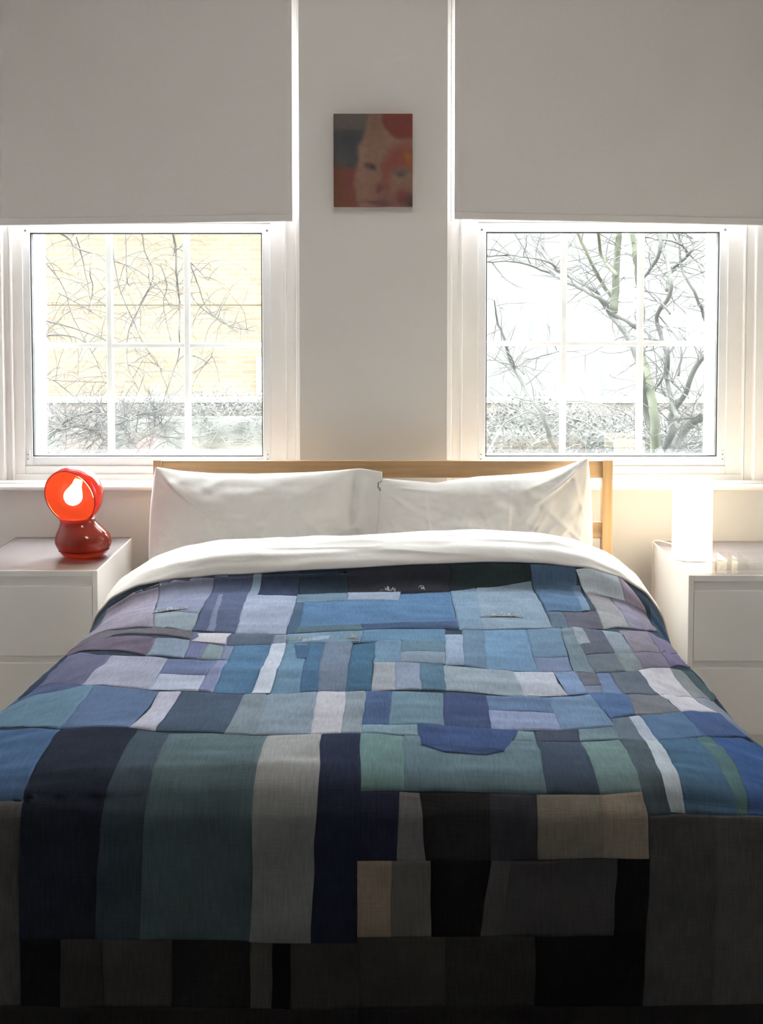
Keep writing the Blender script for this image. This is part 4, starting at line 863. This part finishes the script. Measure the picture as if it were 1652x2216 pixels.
# ---------------------------------------------------------------- pillows
def pillow(label, top, lx, rx, thick, flange, seed, tips):
    """top: photo polyline of the upper edge; lx, rx: photo x at the top and bottom of the sides"""
    Yt_, Yb_, zb = 4.072, 3.975, .497
    n, m = 130, 80
    a = np.linspace(0, 1, n)[:, None]; b = np.linspace(0, 1, m)[None, :]
    tx = np.array([p[0] for p in top], float); ty = np.array([p[1] for p in top], float)
    topx = tx[0] + (tx[-1] - tx[0]) * a[:, 0]
    k = np.hanning(9); k /= k.sum(); yy = np.interp(topx, tx, ty); yp = np.convolve(np.r_[[yy[0]] * 4, yy, [yy[-1]] * 4], k, 'valid'); yp[:4] = yy[:4]; yp[-4:] = yy[-4:]
    T = np.array([list(at(x, y, Yt_)) for x, y in zip(topx, yp)])
    B0 = at(lx[1], 1200, Yb_).x; B1 = at(rx[1], 1200, Yb_).x
    Bx = B0 + (B1 - B0) * a[:, 0]
    X_ = Bx[:, None] * (1 - b) + T[:, 0][:, None] * b; Z_ = zb + (T[:, 2][:, None] - zb) * b; Y_ = Yb_ + (Yt_ - Yb_) * b + 0 * a
    bulge = .012 * (1 - (2 * b - 1) ** 2) * (2 * a - 1) * .6
    X_ = X_ + bulge
    fa = np.where(flange > 0, np.clip((flange - a) / .12, 0, 1), 1.0) if flange else np.ones_like(a)
    ea = 1 - np.abs(2 * np.clip(a / (flange if flange else 1), 0, 1) - 1) ** 2.6; eb = 1 - np.abs(2 * b ** 1.2 - 1) ** 2.0
    prof = np.clip(ea, 0, 1) ** .62 * np.clip(eb, 0, 1) ** .5
    rim = np.clip(np.minimum(np.minimum(a, 1 - a) * 10, np.minimum(b, 1 - b) * 8), 0, 1)
    if flange: prof = np.maximum(prof, .10 * np.clip((1 - a) * 12, 0, 1) * np.clip(eb, 0, 1) ** .5 * (a > .5))
    asp = .74 / .28
    w_ = .0060 * noise(a * 3 * asp + seed, b * 7, 0) + .0038 * noise(a * 7 * asp, b * 12 + seed, 1) + .0012 * noise(a * 17 * asp, b * 22, 2)
    for (ta, tb, amp, fr) in tips:                       # creases fan out of the corners
        dx_ = (a - ta) * asp; dz_ = (b - tb); ang = np.arctan2(dz_, dx_); rr_ = np.hypot(dx_, dz_)
        w_ = w_ + amp * (1 - np.abs(noise(ang * fr + seed, rr_ * .8, 3))) ** 5 * np.exp(-(rr_ / .75) ** 2) * np.clip(rr_ * 4, 0, 1)
    if flange:                                            # crumpled open end
        w_ = w_ + .010 * noise(a * 26, b * 9 + seed, 4) * np.clip((a - flange + .12) / .12, 0, 1)
    Yf = Y_ - thick * prof - w_ * rim
    Yk = Y_ + .035 * prof + .002 * rim * noise(a * 6, b * 6, 5)
    Yf = np.minimum(Yf, Yk - .0025 * rim)
    P = np.stack([X_ + 0 * Yf, Yf, Z_ + 0 * Yf], -1); Q = np.stack([X_ + 0 * Yf, Yk + 0 * Yf, Z_ + 0 * Yf], -1)
    idx = np.arange(n * m).reshape(n, m); idq = idx + n * m
    f = np.stack([idx[:-1, :-1], idx[1:, :-1], idx[1:, 1:], idx[:-1, 1:]], -1).reshape(-1, 4)
    g = np.stack([idq[:-1, :-1], idq[:-1, 1:], idq[1:, 1:], idq[1:, :-1]], -1).reshape(-1, 4)
    me = bpy.data.meshes.new('pillow'); me.from_pydata(np.r_[P.reshape(-1, 3), Q.reshape(-1, 3)].tolist(), [], np.r_[f, g].tolist())
    bm = bmesh.new(); bm.from_mesh(me); bmesh.ops.remove_doubles(bm, verts=bm.verts, dist=.0004); bmesh.ops.recalc_face_normals(bm, faces=bm.faces); bm.to_mesh(me); bm.free()
    me.polygons.foreach_set('use_smooth', [True] * len(me.polygons))
    o = wobj('pillow', me, M['cotton']); centre(o); tag(o, label, 'pillow', 'white pillows against the headboard'); return o
pillow('smooth white pillow on the left with its crumpled open end in the middle', [(336, 1010), (391, 1019), (460, 1024), (554, 1025), (663, 1022), (730, 1018), (780, 1013), (828, 1021)],
       (338, 322), (828, 808), .085, .88, 1.7, [(0, 1, .014, 4), (.95, 0, .009, 5), (.45, 0, .006, 6)])
pillow('creased white pillow on the right with its pointed corner standing above the headboard', [(826, 1036), (838, 1036), (900, 1041), (943, 1045), (985, 1038), (1034, 1031), (1107, 1027), (1180, 1021), (1215, 1012), (1245, 1001), (1273, 989)],
       (826, 813), (1273, 1282), .08, 0, 5.1, [(1, 1, .020, 5), (1, .1, .013, 5), (0, .9, .013, 5), (.3, 0, .011, 5), (.6, 0, .009, 6)])

# ---------------------------------------------------------------- nightstands
def nightstand(x0, x1, yf, yb, h, label):
    root = empty('nightstand', ((x0 + x1) / 2, (yf + yb) / 2, 0)); tag(root, label, 'nightstand', 'white two drawer nightstands')
    t = .016
    for a_ in (x0, x1 - t): MB().box(a_, a_ + t, yf, yb, 0, h, .0012).build('side_panel', M['drawer'], root)
    MB().box(x0 + t, x1 - t, yf + .001, yb, h - .019, h - .0006, .0012).build('top_panel', M['drawer'], root)
    MB().box(x0 + t, x1 - t, yb - .006, yb, .03, h - .019).build('back_panel', M['carcass'], root)
    MB().box(x0 + t, x1 - t, yf + .02, yf + .034, 0, .04, .001).build('plinth', M['drawer'], root)
    MB().box(x0 + t, x1 - t, yf + .012, yf + .026, h - .052, h - .019, .001).build('cross_rail', M['drawer'], root)
    MB().box(x0 + t, x1 - t, yf + .012, yf + .026, h - .29, h - .255, .001).build('cross_rail', M['drawer'], root)
    for (za, zb) in ((h - .262, h - .048), (.041, h - .284)):
        d = MB().box(x0 + t + .0015, x1 - t - .0015, yf + .002, yf + .018, za, zb, .0015, 2).build('drawer', M['drawer'], root)
        b = MB(); b.box(x0 + .03, x0 + .042, yf + .027, yb - .04, za + .01, zb - .04); b.box(x1 - .042, x1 - .03, yf + .027, yb - .04, za + .01, zb - .04); b.box(x0 + .042, x1 - .042, yf + .027, yb - .04, za + .01, za + .018)
        b.build('drawer_box', M['carcass'], d)
    return root
H1, H2 = at(0, 1235, 3.70).z, at(0, 1245, 3.68).z
XL = at(211, 1235, 3.70).x; XR = at(1491, 1245, 3.68).x
nightstand(XL - .40, XL, 3.70, 4.20, H1, 'white two-drawer nightstand left of the bed, under the red lamp')
nightstand(XR, XR + .40, 3.68, 4.18, H2, 'white two-drawer nightstand right of the bed, under the glowing cylinder lamp')
for (xa, xb, ya, yb, h, lb) in ((XL - .397, XL - .003, 3.703, 4.197, H1, 'clear glass sheet covering the top of the left nightstand'), (XR + .003, XR + .397, 3.683, 4.177, H2, 'clear glass sheet covering the top of the right nightstand')):
    o = MB().box(xa, xb, ya, yb, h + .0002, h + .0052, .001).build('glass_sheet', M['clear']); centre(o); tag(o, lb, 'glass top', 'glass sheets on the nightstands')
H1 += .0054; H2 += .0054

# ---------------------------------------------------------------- red table lamp
LC = Vector((at(182, 1190, 3.90).x, 3.90, H1))
red = empty('red_table_lamp', LC); tag(red, 'red translucent table lamp with a round head and bulbous base on the left nightstand', 'lamp')
k_ = 3.93 / F_PX
def ringloft(name, prof, m, cap=False):
    b = MB(); _, rings = b.lathe([(r, z, ox, oy) for (r, z, ox, oy) in prof], tuple(LC), 56)
    if cap: b.bm.faces.new(rings[0][::-1])
    return b
# base: swelling foot, leaning neck
ft = ringloft('base', [(.052, .002, 0, 0), (.066, .0035, 0, 0), (.072, .010, 0, 0), (.077, .018, 0, 0)], M['red'], True)
ft.build('foot', M['red_foot'] if 'red_foot' in M else M['red'], red, True)
bs = ringloft('base', [(.0765, .0185, 0, 0), (.0835, .028, 0, 0), (.0885, .042, -.001, 0), (.0885, .054, -.002, 0), (.083, .068, -.004, 0), (.073, .082, -.008, 0), (.063, .095, -.013, 0), (.0565, .106, -.017, 0), (.0545, .114, -.020, 0), (.0565, .122, -.023, -.001)], M['red'])
o = bs.build('base', M['red'], red, True); so = o.modifiers.new('t', 'SOLIDIFY'); so.thickness = .0025; so.offset = -1
rg = MB(); n = 56
rg.tube([(LC.x + .0785 * math.cos(2 * math.pi * i / n), LC.y + .0785 * math.sin(2 * math.pi * i / n), LC.z + .0195) for i in range(n + 1)], .0016, 6); rg.build('base_ring', M['red'], red, True)
# head: hollow ball open towards the room
HR = 63 * k_; HC = at(159, 1071, 3.895)
ax = Vector((-.30, -.92, -.25)).normalized()
bm = bmesh.new(); bmesh.ops.create_uvsphere(bm, u_segments=72, v_segments=48, radius=HR)
q = Vector((0, 0, 1)).rotation_difference(ax).to_matrix().to_4x4()
bmesh.ops.delete(bm, geom=[f for f in bm.faces if f.calc_center_median().z > HR * math.cos(R(76))], context='FACES')
bm.transform(Matrix.Translation(HC) @ q)
me = bpy.data.meshes.new('head'); bm.to_mesh(me); bm.free(); me.polygons.foreach_set('use_smooth', [True] * len(me.polygons))
o = wobj('head', me, M['red'], red); so = o.modifiers.new('t', 'SOLIDIFY'); so.thickness = .003; so.offset = -1
rm = MB(); rr0 = HR * math.sin(R(76)); q3 = q.to_3x3()
rm.tube([HC + q3 @ Vector((rr0 * math.cos(2 * math.pi * i / n), rr0 * math.sin(2 * math.pi * i / n), HR * math.cos(R(76)))) for i in range(n + 1)], .0018, 6); rm.build('rim', M['red'], red, True)
# bulb and holder
b0, b1 = at(152, 1093, 3.868), at(171, 1036, 3.895); bd = b1 - b0
bh = MB(); bh.tube([b0 + bd * .93, b0 + bd * 1.10], [.0135, .0150], 20); bh.build('bulb_holder', M['red'], red, True)
bl = MB(); bp_ = [(0, .001), (.02, .010), (.07, .0175), (.16, .0245), (.27, .0285), (.38, .0285), (.50, .0250), (.62, .0195), (.75, .0150), (.88, .0130), (.97, .0125)]
bl.tube([b0 + bd * t for t, _ in bp_], [r for _, r in bp_], 28)
o = bl.build('bulb', emit_mat('warm_bulb', (1.0, .68, .34), RED_W), red, True); o['label'] = 'lit light bulb'

# ---------------------------------------------------------------- white cylinder lamp
WC = Vector((at(1498, 1200, 3.90).x, 3.90, H2)); wr = 42.5 * 3.93 / F_PX; wt = at(0, 1036, 3.90).z
cl = empty('cylinder_lamp', WC); tag(cl, 'brightly glowing white cylinder table lamp on the right nightstand', 'lamp')
MB().lathe([(.0005, .0), (wr * .9, .0), (wr * .9, .008), (wr * .86, .010), (.0005, .010)], tuple(WC), 40)[0].build('base', M['alu'], cl, True)
zz = wt - WC.z
MB().lathe([(wr, .002), (wr, zz), (wr - .002, zz), (wr - .002, .002), (wr, .002)], tuple(WC), 48)[0].build('shade', emit_mat('lit_shade', (1.0, .83, .56), WHITE_W), cl, True)
b = MB(); b.lathe([(.0005, .03), (.02, .04), (.03, .07), (.02, .10), (.0005, .11)], tuple(WC), 20)[0].build('bulb', emit_mat('lamp_bulb', (1, .8, .5), WHITE_W), cl, True)
b = MB(); b.tube(smooth_path([WC + Vector((0, wr * .8, .004)), Vector((WC.x - .02, 4.10, H2 + .004)), Vector((XR - .004, 4.15, H2 + .004)), Vector((XR - .007, 4.155, H2 - .04)), Vector((XR - .006, 4.15, .3)), Vector((XR - .005, 4.17, .1))], 6), .0028, 8)
b.build('cord', M['cable'], cl, True)

# ---------------------------------------------------------------- clear tray on the right nightstand
tx0, tx1 = at(1548, 1230, 3.72).x, XR + .375; ty0, ty1 = 3.72, 3.84
tz = at(0, 1213, ty1).z
tr_ = empty('acrylic_tray', ((tx0 + tx1) / 2, 3.78, H2)); tag(tr_, 'low clear acrylic tray with compartments at the front of the right nightstand', 'tray')
MB().box(tx0, tx1, ty0, ty1, H2 + .0002, H2 + .003).build('bottom', M['acrylic'], tr_)
for (a_, b_, c_, d_) in ((tx0, tx1, ty0, ty0 + .003), (tx0, tx1, ty1 - .003, ty1), (tx0, tx0 + .003, ty0 + .003, ty1 - .003), (tx1 - .003, tx1, ty0 + .003, ty1 - .003)):
    MB().box(a_, b_, c_, d_, H2 + .003, H2 + .034, .0006).build('wall', M['acrylic'], tr_)
for px in (1569, 1592, 1614):
    x = at(px, 1230, 3.75).x; MB().box(x, x + .002, ty0 + .003, ty1 - .003, H2 + .003, H2 + .032).build('divider', M['acrylic'], tr_)

# ---------------------------------------------------------------- added fill lamp, out of view, brightens the whole room
pl = empty('added_fill_lamp', (0, CL_Y, RZ)); tag(pl, 'added unseen fill lamp on the ceiling above the bed', 'lamp')
MB().lathe([(.0005, -.025), (.15, -.025), (.15, 0), (.0005, 0)], (0, CL_Y, RZ - .0005), 40)[0].build('fill_plate', M['alu'], pl, True)
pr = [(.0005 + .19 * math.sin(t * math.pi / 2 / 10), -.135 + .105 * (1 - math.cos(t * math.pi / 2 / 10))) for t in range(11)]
MB().lathe(pr + [(.15, -.027)], (0, CL_Y, RZ), 40)[0].build('fill_bowl', emit_mat('fill_glow', (1.0, .90, .81), FILL_W), pl, True)

# ---------------------------------------------------------------- painting on the pier
pc0, pc1 = at(722, 246, 4.272), at(893, 447.5, 4.272)
pic = empty('canvas_painting', ((pc0.x + pc1.x) / 2, 4.286, pc1.z)); tag(pic, 'small unframed canvas painting of a baby face in reds and greys between the windows', 'painting')
MB().box(pc0.x, pc1.x, 4.273, 4.299, pc1.z, pc0.z, .0015).build('canvas', M['canvas_side'], pic)
NX, NY = 120, 140
gx = np.linspace(0, 1, NX)[:, None] + np.zeros((1, NY)); gy = np.linspace(1, 0, NY)[None, :] + np.zeros((NX, 1))
C = np.zeros((NX, NY, 3)) + np.array([112, 84, 74.])
wx = gx + .016 * noise(gx * 9, gy * 9, 0); wy = gy + .016 * noise(gx * 9, gy * 9, 1)
def poly(pts, c, soft=.02):
    global C
    inside = np.zeros_like(wx, bool); dist = np.full_like(wx, 9.); k = len(pts)
    for i in range(k):
        x1, y1 = pts[i]; x2, y2 = pts[(i + 1) % k]
        cond = ((y1 > wy) != (y2 > wy)) & (wx < (x2 - x1) * (wy - y1) / (y2 - y1 + 1e-9) + x1); inside ^= cond
        t = np.clip(((wx - x1) * (x2 - x1) + (wy - y1) * (y2 - y1)) / ((x2 - x1) ** 2 + (y2 - y1) ** 2 + 1e-9), 0, 1)
        dist = np.minimum(dist, np.hypot(wx - x1 - t * (x2 - x1), wy - y1 - t * (y2 - y1)))
    s_ = np.where(inside, dist, -dist); a_ = np.clip(s_ / soft * .5 + .5, 0, 1)[..., None]; C = C * (1 - a_) + np.array(c, float) * a_
def blob(x, y, rx, ry, c, ang=0, p=1.0):
    global C
    ca, sa = math.cos(ang), math.sin(ang); dx = (wx - x) * ca + (wy - y) * sa; dy = -(wx - x) * sa + (wy - y) * ca
    a_ = np.exp(-((dx / rx) ** 2 + (dy / ry) ** 2)) [..., None] * p; C = C * (1 - a_) + np.array(c, float) * a_
poly([(-.1, -.1), (.5, -.1), (.42, .2), (-.1, .2)], (86, 80, 78), .05); poly([(-.1, .17), (.4, .17), (.34, .6), (-.1, .6)], (62, 64, 68), .02)
blob(.2, .27, .12, .09, (50, 52, 62), 0, .8); blob(.1, .5, .12, .07, (74, 76, 78), 0, .8)
poly([(-.1, .58), (.3, .57), (.32, 1.1), (-.1, 1.1)], (112, 60, 54), .03); blob(.03, .8, .1, .25, (100, 62, 36), 0, .9)
poly([(.44, .02), (.58, .02), (.66, .14), (.80, .24), (1.1, .28), (1.1, 1.1), (.36, 1.1), (.29, .9), (.25, .75), (.28, .6), (.31, .45), (.34, .36), (.38, .25)], (128, 98, 84), .03)
blob(.53, .12, .09, .14, (116, 86, 72)); blob(.55, .32, .14, .1, (126, 98, 76), 0, .7); blob(.36, .42, .05, .12, (134, 112, 100), 0, .7)
poly([(.62, -.1), (1.1, -.1), (1.1, .28), (.8, .25), (.68, .16), (.62, .08)], (108, 44, 38), .02); blob(.95, .2, .1, .08, (118, 40, 30), 0, .7)
poly([(.72, .40), (.86, .33), (1.1, .36), (1.1, .6), (.8, .58), (.66, .62), (.62, .55), (.66, .46)], (124, 64, 56), .06)
blob(.94, .47, .06, .07, (146, 92, 34)); blob(.66, .66, .06, .14, (124, 70, 54), 0, .8); blob(.36, .62, .05, .14, (136, 104, 90), 0, .6)
blob(.44, .55, .05, .03, (88, 62, 54), .4); blob(.49, .575, .045, .028, (58, 44, 48), .7); blob(.85, .62, .1, .035, (96, 78, 72)); blob(.845, .66, .045, .028, (56, 52, 66), .1)
blob(.79, .68, .05, .03, (120, 100, 80), 0, .5); blob(.60, .80, .08, .05, (108, 56, 58)); blob(.56, .83, .03, .02, (92, 48, 54)); blob(.68, .80, .03, .04, (116, 66, 64), 0, .7)
blob(.88, .9, .1, .08, (108, 50, 52)); blob(.98, .97, .08, .09, (62, 48, 48)); blob(.78, .76, .06, .04, (132, 100, 78), 0, .5); blob(.66, .9, .14, .05, (118, 76, 72), 0, .6)
blob(.52, .945, .15, .022, (88, 56, 56), .05); blob(.62, .975, .12, .03, (96, 56, 60)); blob(.42, .97, .06, .04, (134, 100, 88), 0, .8)
Cl = np.where(C / 255 <= .04045, C / 255 / 12.92, ((C / 255 + .055) / 1.055) ** 2.4) * PAINT_K
P = np.stack([pc0.x + (pc1.x - pc0.x) * gx, 4.2725 + 0 * gx, pc0.z + (pc1.z - pc0.z) * gy], -1)
me = grid_mesh('painted_face', P, colors=Cl); o = wobj('painted_face', me, M['paint'], pic)
